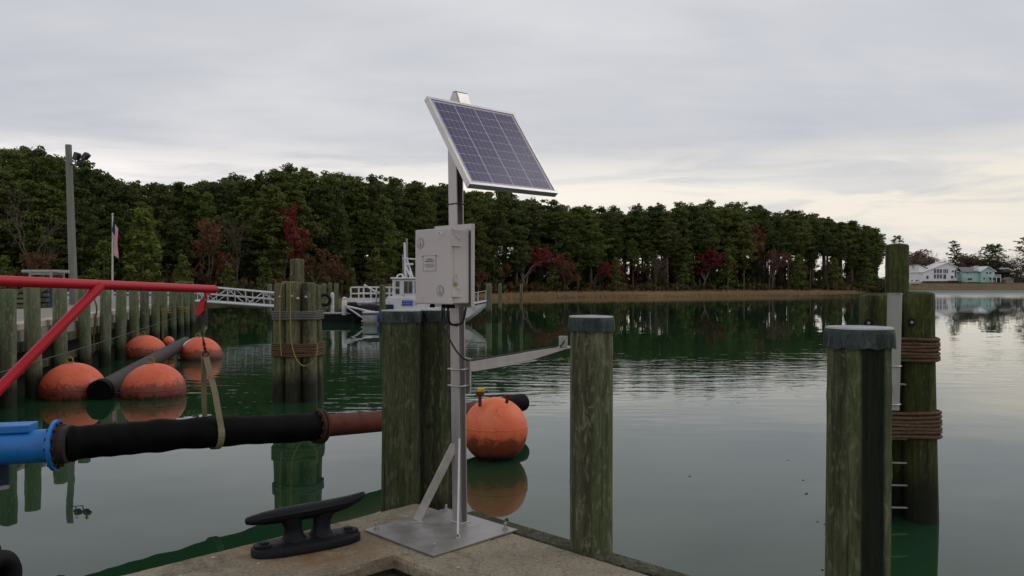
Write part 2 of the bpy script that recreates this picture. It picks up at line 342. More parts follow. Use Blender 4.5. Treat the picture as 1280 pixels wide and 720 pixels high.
M['needles_dark'] = leaf_mat('dark evergreen needles', (.055, .078, .024), (.094, .124, .038))
M['needles_light'] = leaf_mat('yellow green needles', (.075, .11, .018), (.12, .155, .03))
M['leaf_red'] = leaf_mat('red maple leaves', (.14, .026, .024), (.20, .040, .034))
M['leaf_brown'] = leaf_mat('rust brown leaves', (.11, .055, .03), (.17, .08, .042))
M['leaf_hazed'] = leaf_mat('hazed brown leaves', (.12, .085, .06), (.17, .125, .09))  # leaf brown lightened for the far trees, haze put into the colour
M['twig'] = leaf_mat('bare twigs', (.085, .065, .052), (.12, .095, .078), .1)
M['brush'] = leaf_mat('shore brush', (.04, .045, .016), (.09, .07, .03), .2, .12)
M['reed'] = leaf_mat('dry marsh reeds', (.33, .215, .11), (.46, .32, .175), .2, .09)
M['bark'] = pmat('pine bark', (.085, .068, .055), (.16, .13, .105), .9, 0, 3, (1, 1, .3), .5)
M['land'] = pmat('leaf litter ground', (.045, .036, .022), (.085, .07, .04), .95, 0, .25, bmp=.5, bdist=.05, rnd=False)

def water_mat():
    m, t, b = new_mat('harbour water')
    p = nd(t, 'ShaderNodeNewGeometry').outputs['Position']; s = nd(t, 'ShaderNodeSeparateXYZ', Vector=p)
    b.inputs['IOR'].default_value = 1.333; b.inputs['Roughness'].default_value = .012
    turb = noise(t, p, .12, 3, .5)
    t.links.new(mix(t, maprange(t, turb, .3, .7), (.010, .036, .014), (.014, .046, .021)), b.inputs['Base Color'])
    y = math_(t, 'ADD', s.outputs[1], math_(t, 'MULTIPLY', math_(t, 'SUBTRACT', noise(t, vmath(t, 'MULTIPLY', p, (.05, .12, 1)), 1.0, 3, .6), .5), 16.))
    band = math_(t, 'MULTIPLY', maprange(t, y, 13., 18.), maprange(t, y, 31., 22.))          # breeze-ruffled belt
    patch = maprange(t, noise(t, vmath(t, 'MULTIPLY', p, (.03, .10, 1)), 1.0, 3, .6), .60, .72)
    farr = math_(t, 'MULTIPLY', maprange(t, s.outputs[1], 110., 220.), maprange(t, s.outputs[0], 40., 90.))
    rip = noise(t, vmath(t, 'MULTIPLY', p, (.55, 1.6, 1)), 1.7, 3, .5, .2)
    swell = noise(t, vmath(t, 'MULTIPLY', p, (.5, .9, 1)), .9, 2, .5)
    wob = noise(t, vmath(t, 'MULTIPLY', p, (1., 1., 1)), .35, 2, .5)
    amp = math_(t, 'ADD', math_(t, 'ADD', math_(t, 'MULTIPLY', band, .0115), math_(t, 'MULTIPLY', math_(t, 'MULTIPLY', patch, maprange(t, s.outputs[1], 20., 60., 1., .2)), .0016)), math_(t, 'ADD', math_(t, 'MULTIPLY', farr, .03), .0003))
    calm = maprange(t, s.outputs[1], 24., 70., 1., .10)
    h = math_(t, 'ADD', math_(t, 'MULTIPLY', rip, amp), math_(t, 'MULTIPLY', calm, math_(t, 'ADD', math_(t, 'MULTIPLY', swell, .0035), math_(t, 'MULTIPLY', wob, .010))))
    t.links.new(math_(t, 'ADD', math_(t, 'ADD', .012, maprange(t, s.outputs[1], 40., 130., 0., .05)), math_(t, 'MULTIPLY', farr, .45)), b.inputs['Roughness'])
    bump(t, b, h, 1., 1.); return m
M['water'] = water_mat()

# ================================================================== SETTING
mb = MB(); mb.add([(-3000, -60, 0), (3000, -60, 0), (3000, 5000, 0), (-3000, 5000, 0)], [(0, 1, 2, 3)])
tag(mb.build('water', M['water']), kind='structure')

def interp(tab, x):
    if x <= tab[0][0]: return tab[0][1]
    for (a, p), (b, q) in zip(tab, tab[1:]):
        if x <= b: return p+(q-p)*(x-a)/(b-a)
    return tab[-1][1]
# distance of the bank, and of the wood's front row, by bearing
SHORE = [(-200, 56), (0, 60), (240, 78), (345, 82), (480, 95), (560, 108), (610, 119), (700, 129), (800, 135), (900, 146), (1000, 158), (1070, 180), (1110, 214), (1125, 290), (1160, 297), (1280, 300), (1500, 310)]
WOOD = [(-200, 66), (0, 70), (240, 86), (345, 88), (480, 104), (600, 126), (700, 140), (840, 152), (1000, 172), (1105, 196)]
TOPY = [(-200, 180), (0, 190), (50, 195), (100, 213), (130, 222), (150, 233), (200, 236), (300, 226), (400, 221), (480, 231), (560, 237), (600, 243), (640, 249), (700, 261), (760, 267), (800, 265), (880, 261), (960, 267), (1000, 272), (1050, 279), (1090, 289), (1105, 306)]
rng = random.Random(3)
px = [-900+i*2600/160 for i in range(161)]
mb = MB(); rows = []
for off, z in ((-1.5, -.5), (0, .02), (1.5, .25), (9, .55), (24, .9), (70, 1.6), (400, 3), (3500, 3)):
    rows.append([])
    for x in px:
        d = interp(SHORE, x)+off + (0 if off < 0 or off > 30 else rng.uniform(-.6, .6)+1.2*math.sin(x*.05))
        zz = z if x < 1115 or off < 5 else min(3.2, z*2.4)
        rows[-1].append(((x-640)/1000*d, d, zz))
n = len(px)
mb.add([p for r in rows for p in r], [(i*n+j, i*n+j+1, (i+1)*n+j+1, (i+1)*n+j) for i in range(len(rows)-1) for j in range(n-1)])
tag(mb.build('ground', M['land'], smooth=60), kind='structure')

# dry reeds along the bank
def reeds():
    r = random.Random(5); vs = []; fs = []
    for i in range(64000):
        x = r.uniform(600, 1116) if r.random() < .6 else r.uniform(1110, 1330) if r.random() < .85 else r.uniform(385, 600)
        wdt = 13 if x < 1115 else 32
        d0 = interp(SHORE, x); off = r.uniform(-.4, 1)**1*wdt if r.random() < .5 else r.uniform(-.6, 3)
        clump = mnoise.noise(Vector((x*.03, off*.3, 2)))
        if off < 0 and clump < -.1: continue
        d = d0+off+clump*1.5; X = (x-640)/1000*d
        h = (r.uniform(.5, .95)+.3*clump)*(.85 if x > 600 else .7); z0 = interp([(-1.5, -.5), (0, .0), (1.5, .2), (9, .5), (24, .85), (70, 1.5)], off)*(1 if x < 1115 or off < 5 else 2.3)-.08
        a = r.uniform(0, 3.14); wd = r.uniform(.04, .10); ln = r.uniform(-.25, .25)
        b = len(vs); c, s = math.cos(a)*wd, math.sin(a)*wd
        vs += [(X-c, d-s, z0), (X+c, d+s, z0), (X+ln+c*.3, d+r.uniform(-.2, .2), z0+h)]; fs.append((b, b+1, b+2))
    mb = MB(); mb.v = vs; mb.f = fs; mb.m = [0]*len(fs)
    tag(mb.build('marsh_grass', M['reed']), 'dry tan reeds along the far waterline', 'reeds', kind='stuff')
reeds()

# low brush under the wood
def leaf_cloud(r, cs, vs, fs, per, size, up=.3):
    for (cx, cy, cz, rx, ry, rz) in cs:
        for k in range(per):
            while True:
                a, b, c = r.uniform(-1, 1), r.uniform(-1, 1), r.uniform(-1, 1)
                q = a*a+b*b+c*c
                if q < 1 and q > r.random()*.6: break
            p = Vector((cx+a*rx, cy+b*ry, cz+c*rz))
            nrm = Vector((r.gauss(0, 1)+a, r.gauss(0, 1)+b, r.gauss(0, 1)+up*2)).normalized()
            x, y, _ = frame(nrm, (r.gauss(0, 1), r.gauss(0, 1), r.gauss(0, 1)))
            s = size*r.uniform(.6, 1.3); i = len(vs)
            vs += [p-x*s, p-y*s*.45, p+x*s, p+y*s*.5]; fs.append((i, i+1, i+2, i+3))
def brush():
    r = random.Random(11); vs = []; fs = []; cs = []
    for i in range(1150):
        x = r.uniform(-80, 1112); dp = r.uniform(-4, 24); d = interp(WOOD, x)+dp; hh = r.uniform(.5, 1.5)*(1.3 if x < 600 else .9)+max(0, dp)*.055
        cs.append(((x-640)/1000*d, d, .5+hh*.7, r.uniform(1, 2.6), r.uniform(1, 2.4), hh))
    for i in range(90):
        x = r.uniform(-260, -60); d = interp(WOOD, x)+r.uniform(-4, 20); hh = r.uniform(.7, 2.)
        cs.append(((x-640)/1000*d, d, .5+hh*.7, r.uniform(1, 2.6), r.uniform(1, 2.4), hh))
    for i in range(170):
        x = r.uniform(1120, 1330); d = r.uniform(352, 385); hh = r.uniform(1.2, 2.6)
        cs.append(((x-640)/1000*d, d, 3+hh*.7, r.uniform(2, 4), r.uniform(1, 2.4), hh))
    leaf_cloud(r, cs, vs, fs, 60, .46)
    mb = MB(); mb.v = [tuple(v) for v in vs]; mb.f = fs; mb.m = [0]*len(fs)
    tag(mb.build('undergrowth', M['brush']), 'low brown green brush under the pine wood', 'undergrowth', kind='stuff')
brush()

# ------------------------------------------------------------------ trees
def mesh_of(vs, fs, name):
    me = bpy.data.meshes.new(name); me.from_pydata([tuple(v) for v in vs], [], fs); me.update(); return me
def pine(seed, base=.5, rad=3.0, full=1.0, light=1., H=15., flat=.5, tip=1.):
    """loblolly-like pine: (trunk mesh, crown mesh), H metres tall"""
    r = random.Random(seed); tr = MB(); cs = []
    lean = (r.uniform(-.5, .5), r.uniform(-.5, .5))
    P = lambda z: Vector((lean[0]*(z/H)**2, lean[1]*(z/H)**2, z))
    tr.tube([P(H*k/8)-Vector((0, 0, .6 if k == 0 else 0)) for k in range(9)], [.24*(1-.86*k/8)+.02 for k in range(9)], 7)
    for k in range(5):                                         # dead stubs on the bare bole
        z = H*r.uniform(base*.45, base); a = r.uniform(0, 6.28); q = r.uniform(.5, 1.6)
        tr.tube([P(z), P(z)+Vector((math.cos(a)*q, math.sin(a)*q, r.uniform(-.2, .4)))], [.035, .012], 3, False)
    z = H*base; ang = r.uniform(0, 6)
    while z < H*.985:
        f = (z/H-base)/(1-base)
        prof = (min(1, (f+.12)/.42)**.8)*(1-max(0, f-.42)/.58*tip*.8)
        for k in range(r.choice((3, 4, 4, 5))):
            if r.random() > .88*full: continue
            ang += 2.4+r.uniform(-.5, .5); L = rad*prof*r.uniform(.55, 1.12)
            rise = L*r.uniform(-.02, .42)
            e = P(z)+Vector((math.cos(ang)*L, math.sin(ang)*L, rise))
            mid = P(z).lerp(e, .55)+Vector((0, 0, -.08*L))
            tr.tube([P(z), mid, e], [.06*(1-.5*f), .04, .015], 3, False)
            q = r.uniform(.42, .78)*(.75+.25*prof)
            cs.append((e.x, e.y, e.z+.1, q, q, q*flat*1.2))
            for u_ in (.35, .7):
                g_ = P(z).lerp(e, u_); cs.append((g_.x+r.gauss(0, .35), g_.y+r.gauss(0, .35), g_.z+r.gauss(.1, .25), q*.85, q*.85, q*flat))
            if L > 1.3:
                cs.append((mid.x+r.uniform(-.6, .6), mid.y+r.uniform(-.6, .6), mid.z+.25, q*.8, q*.8, q*flat*.8))
                a2 = ang+r.choice((-1, 1))*r.uniform(.4, .8)
                cs.append((P(z).x+math.cos(a2)*L*.8, P(z).y+math.sin(a2)*L*.8, P(z).z+rise*.9, q*.7, q*.7, q*flat*.7))
        z += r.uniform(.42, .8)
    t = P(H); cs.append((t.x, t.y, t.z-.3, .55, .55, .6))
    vs = []; fs = []; leaf_cloud(r, cs, vs, fs, int(40*light), .18, .6)
    tm = tr.mesh('pine_trunk', smooth=50); tm.materials.append(M['bark'])
    return tm, mesh_of(vs, fs, 'pine_crown')
def broadleaf(seed, H=8., leaves=14, size=.2, spread=1., mat=None, depth=4, bole=.30):
    r = random.Random(seed); tr = MB(); tips = []
    def grow(p, d, L, rad, lev):
        q = p+d*L; m = p.lerp(q, .5)+Vector((r.gauss(0, .05)*L, r.gauss(0, .05)*L, 0))
        tr.tube([p, m, q], [rad, rad*.85, rad*.66], 5 if lev < 2 else 3, False)
        if lev >= depth: tips.append(q); return
        if lev >= 2: tips.append(m)
        for k in range(r.choice((2, 3, 3)) if lev else 4):
            a = r.uniform(0, 6.28); s = r.uniform(.35, .75)*spread
            x, y, z = frame(d); nd_ = (z+x*math.cos(a)*s+y*math.sin(a)*s+Vector((0, 0, .12))).normalized()
            grow(q if r.random() < .75 else m, nd_, L*r.uniform(.58, .82), rad*.62, lev+1)
    grow(Vector((0, 0, -.4)), Vector((r.uniform(-.06, .06), r.uniform(-.06, .06), 1)).normalized(), H*bole, H*.0105, 0)
    zm = max(p.z for p in tips); k = H/zm
    for i, v in enumerate(tr.v): tr.v[i] = tuple(Vector(v)*k)
    vs = []; fs = []
    if leaves: leaf_cloud(r, [(*(p*k), .55, .55, .45) for p in tips], vs, fs, leaves, size, .4)
    tm = tr.mesh('trunk', smooth=50); tm.materials.append(mat or M['bark'])
    return tm, (mesh_of(vs, fs, 'crown') if leaves else None)
def cedar(seed, H=8., rad=2.):
    r = random.Random(seed); tr = MB(); tr.tube([(0, 0, -.5), (0, 0, H*.5), (.1, 0, H)], [.14, .09, .02], 6)
    cs = []
    for i in range(int(70*H/8)):
        f = r.random()**.8; z = H*(.05+.93*f); q = rad*(1-f)**.75*r.uniform(.3, 1.05); a = r.uniform(0, 6.28)
        cs.append((math.cos(a)*q, math.sin(a)*q, z, .55, .55, .36))
    vs = []; fs = []; leaf_cloud(r, cs, vs, fs, 24, .24, .5)
    tm = tr.mesh('trunk', smooth=50); tm.materials.append(M['bark'])
    return tm, mesh_of(vs, fs, 'crown')
def place_tree(name, var, loc, h, H, rot, label, cat, group, mat):
    o = thing(name, loc, label, cat, group); s = h/H
    o.scale = (s, s, s*1.0); o.rotation_euler = (0, 0, rot)
    t = bpy.data.objects.new('trunk', var[0]); col.objects.link(t); t.parent = o
    if cat == 'pine tree':
        k_ = .85+.45*((abs(rot)*37.7) % 1); o.scale = (s*k_, s*k_, s)
    if var[1]:
        me = var[1]
        if not me.materials: me.materials.append(mat)
        c = bpy.data.objects.new('crown', me); col.objects.link(c); c.parent = o
        if me.materials[0] is not mat:
            c.material_slots[0].link = 'OBJECT'; c.material_slots[0].material = mat
    return o
tall = [pine(100+i, base=.47+.035*(i % 4), rad=2.3+.25*(i % 4), full=1.08) for i in range(8)]       # bare boles, high crowns
deep = [pine(200+i, base=.20+.06*(i % 3), rad=2.6+.5*(i % 3), full=1.05, tip=1.0) for i in range(7)]        # crowned nearly to the ground
r = random.Random(21)
zone = lambda x: ('left of the light pole' if x < 85 else 'between light pole and pier end' if x < 250 else 'behind the gangway' if x < 400 else 'behind the moored boat' if x < 600 else 'by the broad red maple' if x < 780 else 'by the bright red maple' if x < 960 else 'at the right end of the far shore')
PIN = [(-260, 560, deep, 5, 2.9), (560, 760, None, 5, 2.9), (760, 1100, tall, 6, 2.9)]
for x0, x1, vars_, nrow, sp in PIN:
    for row in range(nrow):
        x = x0+r.uniform(0, 12)
        while x < x1:
            dw = interp(WOOD, x); d = dw+2+row*4.6+r.uniform(-1.8, 1.8)
            top = interp(TOPY, x)+r.gauss(0, 3.4)+(-6 if r.random() < .05 else 0)+(4 if row < 1 else 0)
            z0 = .6
            h = CAMZ+(355-top)/1000*d-z0
            if row == 0: h *= r.uniform(.68, .96)
            if row == nrow-1 : h *= r.uniform(.97, 1.05)
            vv = vars_ or (tall if r.random() < .5 else deep)
            if vv is tall and r.random() < .10: vv = deep
            if vv is deep and row >= 2 and r.random() < .4: vv = tall
            place_tree('pine_tree', r.choice(vv), ((x-640)/1000*d, d, z0), h, 15., r.uniform(0, 6.28),
                       '%s green pine in the wood %s' % ('front row' if row == 0 else 'tall', zone(x)), 'pine tree', '%s pines in the wood %s' % ('front row' if row == 0 else 'tall', zone(x)),
                       M['needles_dark'] if r.random() < .3 else M['needles'])
            x += sp/d*1000*r.uniform(.7, 1.3)
# coloured and bare trees that stand out against the pines
red = [broadleaf(300+i, 8, 20, .27, spread=1.15, bole=.14) for i in range(3)]
brown = [broadleaf(320+i, 8, 10, .22, bole=.2) for i in range(3)]
bare = [broadleaf(340+i, 9, 0, spread=.8, mat=M['twig'], depth=5) for i in range(3)]
ced = [cedar(360+i, 8, 1.9+.3*i) for i in range(3)]
def px_tree(name, var, H, pxx, ytop, dd, label, cat, mat, group=None, wide=1., z0=.6):
    d = interp(WOOD, pxx)+dd; h = CAMZ+(355-ytop)/1000*d-z0
    o = place_tree(name, var, ((pxx-640)/1000*d, d, z0), h, H, pxx, label, cat, group, mat)
    o.scale.x *= wide; o.scale.y *= wide
for i, (a, b, dd, wd, lab) in enumerate([(356, 262, 0, .60, 'crimson maple among dark pines above the gangway'), (655, 304, -1, 1.2, 'broad dark red maple just right of the grey box'),
        (880, 309, 0, 1.05, 'bright red maple at the middle of the far shore'), (945, 284, 3, .6, 'thin dull red maple beside the pale bare tree'), (742, 326, 0, 1.0, 'low dull red bush between tall pine trunks'), (598, 336, -5, 1.0, 'small orange red shrub behind the boat bow')]):
    px_tree('red_maple', red[i % 3], 8, a, b, dd, lab, 'maple', M['leaf_red'] if i not in (3, 5) else M['leaf_brown'], wide=wd)
for i, (a, b, dd, wd, lab) in enumerate([(262, 280, -3, .8, 'rust brown oak left of the crimson maple'), (395, 310, -4, 1.1, 'low brown oak right of the left pile cluster'), (420, 330, -5, 1.2, 'small russet tree above the three dock piles'),
        (60, 318, -4, 1.1, 'rusty brown bush behind the light pole'), (705, 318, -3, .9, 'brown leafed oak right of the broad red maple'), (962, 318, -4, 1.0, 'low brown oak under the far shore pines')]):
    px_tree('oak_tree', brown[i % 3], 8, a, b, dd, lab, 'oak', M['leaf_brown'], wide=wd)
for i, (a, b, dd, lab) in enumerate([(42, 236, -4, 'bare brown tree left of the light pole'), (296, 262, -3, 'bare grey tree beside the rust brown oak'), (965, 300, -5, 'pale bare tree among the far shore pines'), (1035, 320, -5, 'bare twiggy tree near the end of the wood'), (820, 318, -5, 'bare grey tree before the thin pine trunks')]):
    px_tree('bare_tree', bare[i % 3], 9, a, b, dd, lab, 'bare tree', M['twig'], wide=.9)
for i, (a, b, dd, wd, lab) in enumerate([(178, 262, -6, 1.1, 'light green conifer right of the flag'), (228, 318, -7, 1.1, 'yellow green cedar at the pier end'), (112, 338, -8, 2.2, 'olive green rounded bush right of the light pole'), (6, 320, -7, 1.2, 'yellow green bush at the left picture edge'),
        (366, 340, -6, 1.2, 'small green cedar behind the tall pile'), (470, 312, -6, 1.2, 'spreading green conifer left of the grey box'), (560, 318, -6, 1.2, 'dark conifer behind the boat wheelhouse'), (770, 322, -4, 1., 'green cedar among the far shore trunks'),
        (910, 312, -3, 1.1, 'green cedar right of the bright red maple'), (998, 318, -4, 1.2, 'low green cedar on the far shore'), (1042, 322, -4, 1.3, 'bushy green cedar before the far shore trunks'), (1082, 322, -2, 1.2, 'dark green cedar at the end of the wood'), (520, 325, -6, 1.2, 'green cedar behind the boat cabin'), (690, 325, -4, 1.1, 'green cedar right of the broad red maple'), (855, 330, -4, 1.2, 'low green cedar left of the bright red maple'), (330, 322, -7, 1.2, 'dark green cedar behind the gangway'),
        (130, 300, -5, 1.1, 'dark green conifer behind the flag'), (285, 330, -7, 1.1, 'low cedar beside the bare grey tree'), (440, 335, -7, 1.3, 'low green cedar behind the boat stern')]):
    px_tree('cedar_tree', ced[i % 3], 8, a, b, dd, lab, 'cedar', M['needles_light'] if a in (178, 228, 112, 6, 366) else M['needles'], wide=wd)
# saplings filling the wood under the crowns
sap = [broadleaf(380+i, 6, 10, .26) for i in range(3)]
for x0, x1, n_, hmin, hmax in ((-60, 600, 46, 3.5, 7.5), (600, 1095, 96, 3.5, 8.)):
    for k in range(n_):
        x = x0+(x1-x0)*(k+r.random())/n_; d = interp(WOOD, x)+r.uniform(0, 19); h = r.uniform(hmin, hmax)
        kind = r.random(); left = 'behind the pier and boat' if x < 600 else 'under the far shore pines'
        if kind < .62: place_tree('cedar_tree', r.choice(ced), ((x-640)/1000*d, d, .6), h, 8., r.uniform(0, 6.28), 'young dark evergreen ' + left, 'cedar', 'young evergreens ' + left, M['needles_dark'])
        else: place_tree('oak_sapling', r.choice(sap), ((x-640)/1000*d, d, .6), h, 6., r.uniform(0, 6.28), 'young brown leafed sapling ' + left, 'sapling', 'saplings ' + left, M['brush'] if kind < .85 else M['leaf_brown'])
for k in range(34):
    x = 740+(1095-740)*(k+r.random())/34; d = interp(WOOD, x)+r.uniform(1, 20)
    o = place_tree('bare_tree', r.choice(bare), ((x-640)/1000*d, d, .6), r.uniform(5.5, 9.5), 9., r.uniform(0, 6.28), 'slender bare tree under the far shore pines', 'bare tree', 'slender bare trees under the far shore pines', M['twig']); o.scale.x *= .7; o.scale.y *= .7
# trees round the far houses
def far_tree(name, var, H, pxx, ytop, d, label, cat, mat, wide=1., z0=2.8):
    h = CAMZ+(355-ytop)/1000*d-z0
    o = place_tree(name, var, ((pxx-640)/1000*d, d, z0), h, H, pxx*1.7, label, cat, None, mat); o.scale.x *= wide; o.scale.y *= wide
umb = pine(401, base=.42, rad=4.2, full=.72, H=15, flat=.32, tip=.85); umb2 = pine(402, base=.55, rad=4.6, full=.8, H=15, flat=.3, tip=.6)
ever = pine(403, base=.12, rad=4.8, full=1.1, H=15, tip=.6)
far_tree('pine_tree', umb, 15, 1193, 302, 352, 'layered dark pine standing behind the white house', 'pine tree', M['needles_dark'], .75)
far_tree('pine_tree', ever, 15, 1240, 305, 360, 'dense dark evergreen behind the mint green house', 'pine tree', M['needles_dark'], 1.1)
far_tree('pine_tree', umb2, 15, 1284, 298, 350, 'dark pine at the right picture edge', 'pine tree', M['needles_dark'], .9)
far_tree('pine_tree', umb2, 15, 1121, 296, 330, 'lone flat topped pine just left of the tall mossy pile', 'pine tree', M['needles_dark'], .5)
for i, (a, b, dd, wd, br) in enumerate([(1138, 313, 345, 1.3, 1), (1150, 316, 350, 1.3, 1), (1163, 314, 352, 1.3, 0), (1174, 313, 349, 1.3, 0), (1184, 322, 362, 1.3, 0), (1208, 316, 360, 1.3, 0), (1217, 317, 366, 1.4, 1), (1228, 318, 364, 1.4, 1), (1254, 318, 362, 1.4, 0), (1264, 313, 360, 1.1, 0), (1274, 322, 366, 1.6, 1), (1288, 318, 366, 1.5, 0), (1200, 322, 368, 1.6, 1)]):
    far_tree('bare_tree' if not br else 'oak_tree', (bare if not br else brown)[i % 3], 9 if not br else 8, a, b, dd, 'grey bare tree behind the far houses' if not br else 'brown leafed tree behind the far houses', 'bare tree' if not br else 'oak', M['twig'] if not br else M['leaf_hazed'], wd)
for k in range(26):
    br = k % 3 == 0; x = 1126+k*6.6+r.uniform(-3, 3)
    far_tree('bare_tree' if not br else 'oak_tree', (bare if not br else brown)[k % 3], 9 if not br else 8, x, r.uniform(318, 330), r.uniform(356, 385), 'grey bare tree behind the far houses' if not br else 'brown leafed tree behind the far houses', 'bare tree' if not br else 'oak', M['twig'] if not br else M['leaf_hazed'], r.uniform(1.3, 1.9))
for o in col.objects:
    if o.get('label') in ('grey bare tree behind the far houses', 'brown leafed tree behind the far houses'): o['group'] = 'bare winter trees behind the houses' if 'bare' in o['label'] else 'brown trees behind the houses'

# ------------------------------------------------------------------ near dock (a concrete corner turned 45 degrees)
DZ = .6
A = Vector((-.70, 5.86, DZ)); E1 = Vector((math.sqrt(.5), -math.sqrt(.5), 0)); E2 = Vector((-math.sqrt(.5), -math.sqrt(.5), 0)); UP = Vector((0, 0, 1))
def dk(s, t, z=0.): return A+E1*s+E2*t+UP*z
dock = thing('concrete_dock', dk(0, 0, -DZ), 'stained concrete dock corner with a square pit', 'dock')
def dock_slab():
    # top as a fine grid with a square opening, rims rounded, small chips along the edges
    P0, P1 = .82, 2.6                       # the pit, in s and t
    ss = sorted(set([0, .012, .03, P0-.03, P0-.012, P0, P1]+[round(.06*k+.06, 3) for k in range(12)]+[round(P0+.06*(k+1), 3) for k in range(28)]+[P1+.1, 3., 3.6, 5, 9, 14]))
    chip = lambda u, q: max(0, mnoise.noise(Vector((u*3.1, q, 0)))-.12)*.055+.006*mnoise.noise(Vector((u*14, q, 3)))
    vs = []; idx = {}; fs = []
    r = random.Random(2)
    for i, s in enumerate(ss):
        for j, t in enumerate(ss):
            if P0 < s < P1 and P0 < t < P1: continue
            e = min(s, t); z = 0
            if e == 0: z = -.025
            elif e < .02: z = -.006
            if (s == P0 and P0 <= t <= P1) or (t == P0 and P0 <= s <= P1): z = -.02
            z += r.uniform(-.002, .002)
            s_, t_ = s, t
            if s == 0: s_ += chip(t, 1.5)
            if t == 0: t_ += chip(s, 4.5)
            if s == P0 and P0 <= t <= P1: s_ -= chip(t, 7.5); z -= .4*chip(t, 7.5)
            if t == P0 and P0 <= s <= P1: t_ -= chip(s, 9.5); z -= .4*chip(s, 9.5)
            idx[i, j] = len(vs); vs.append(dk(s_, t_, z))
    n = len(ss)
    for i in range(n-1):
        for j in range(n-1):
            q = [(i, j), (i+1, j), (i+1, j+1), (i, j+1)]
            if all(k in idx for k in q):
                cs, ct = (ss[i]+ss[i+1])/2, (ss[j]+ss[j+1])/2
                if P0 < cs < P1 and P0 < ct < P1: continue
                fs.append(tuple(idx[k] for k in q))
    # skirts: outer faces to below water, pit walls down
    def skirt(path, depth):
        b = len(vs); 
        for p in path: vs.append(Vector(p))
        for p in path: vs.append(Vector((p[0], p[1], p[2]-depth)))
        k = len(path)
        for i in range(k-1): fs.append((b+i, b+i+1, b+k+i+1, b+k+i))
    skirt([vs[idx[0, j]] for j in range(n)], 1.6); skirt([vs[idx[i, 0]] for i in range(n)], 1.6)
    a, b = ss.index(P0), ss.index(P1)
    for pth in ([vs[idx[a, j]] for j in range(a, b+1)], [vs[idx[i, a]] for i in range(a, b+1)], [vs[idx[b, j]] for j in range(a, b+1)], [vs[idx[i, b]] for i in range(a, b+1)]): skirt(pth, .05)
    pw_ = MB(); q = .03
    for c0, c1 in (((P0-q, P0-q), (P1+q, P0-q)), ((P0-q, P0-q), (P0-q, P1+q)), ((P1+q, P0-q), (P1+q, P1+q)), ((P0-q, P1+q), (P1+q, P1+q))): pw_.add([dk(*c0, -.05), dk(*c1, -.05), dk(*c1, -.45), dk(*c0, -.45)], [(0, 1, 2, 3)])
    pw_.build('pit_wall', M['pit_wall'], dock)
    mb = MB(); mb.v = [tuple(v) for v in vs]; mb.f = fs; mb.m = [0]*len(fs)
    mb.build('slab', M['concrete'], dock, smooth=25)
    mb = MB(); mb.add([dk(P0-.04, P0-.04, -.11), dk(P1+.04, P0-.04, -.11), dk(P1+.04, P1+.04, -.11), dk(P0-.04, P1+.04, -.11)], [(0, 1, 2, 3)]); mb.build('pit_floor', M['pit'], dock)
    ax = (E1, E2, UP)
dock_slab()
for k, (s0, s1) in enumerate([(.45, 2.35), (2.36, 4.6), (4.61, 7.5)]):
    mb = MB(); mb.box(dk((s0+s1)/2, -.078, -.11), (s1-s0, .15, .22), (E1, E2, UP)); mb.build('edge_beam', M['timber'], dock, origin=dk((s0+s1)/2, -.078, -.11), bevel=.012)
r = random.Random(9); vs = []; fs = []
leaf_cloud(r, [(*dk(.95+r.random()*.9, .95+r.random()*.9, -.095), .12, .12, .014) for i in range(40)], vs, fs, 7, .026, 1.2)
mb = MB(); mb.v = [tuple(v) for v in vs]; mb.f = fs; mb.m = [0]*len(fs)
tag(mb.build('dead_leaves', M['deadleaf']), 'dead leaves lying in the dock pit', 'dead leaves', kind='stuff')

# ------------------------------------------------------------------ left pier
PX = lambda d: -8.97-.264*(d-14.2)          # the line of its piles
PD = Vector((-.264, 1, 0)).normalized(); PN = Vector((PD.y, -PD.x, 0))     # along the pier; out over the water
pier = thing('timber_pier', (PX(20)-.6, 20, 0), 'timber pier on round green piles along the left', 'pier')
inner = lambda d, off, z: Vector((PX(d), d, z))-PN*off
mb = MB(); poly = [inner(7, .22, 0), inner(38.5, .22, 0), Vector((-24, 63, 0)), Vector((-90, 66, 0)), Vector((-90, 7, 0))]
mb.prism([(p.x, p.y) for p in poly], (0, 0, 1.14), ID, .3); mb.build('deck', M['deck'], pier)
mb = MB(); a, b = inner(7, .42, 1.36), inner(38.6, .42, 1.36); mb.box((a+b)/2, ((b-a).length, .34, .135), (PD, PN, UP)); mb.build('curb', M['curb'], pier, bevel=.015)
mb = MB(); a, b = inner(7, .62, 0), inner(38.4, .62, 0); mb.box((a+b)/2+UP*.08, ((b-a).length, .12, 1.8), (PD, PN, UP))
a, b = inner(38.4, .62, 0), Vector((-24, 63, 0)); dd = (b-a).normalized(); mb.box((a+b)/2+UP*.08, ((b-a).length, .12, 1.8), (dd, Vector((dd.y, -dd.x, 0)), UP)); mb.build('shade_backing', M['shade_backing'], pier)  # black wall behind the piles stands for the dark space under the deck
for z, hgt in ((.98, .2), (.52, .16)):
    mb = MB(); a, b = inner(7, .24, z), inner(38.5, .24, z); mb.box((a+b)/2, ((b-a).length, .12, hgt), (PD, PN, UP)); mb.build('wale', M['timber'], pier, bevel=.01)
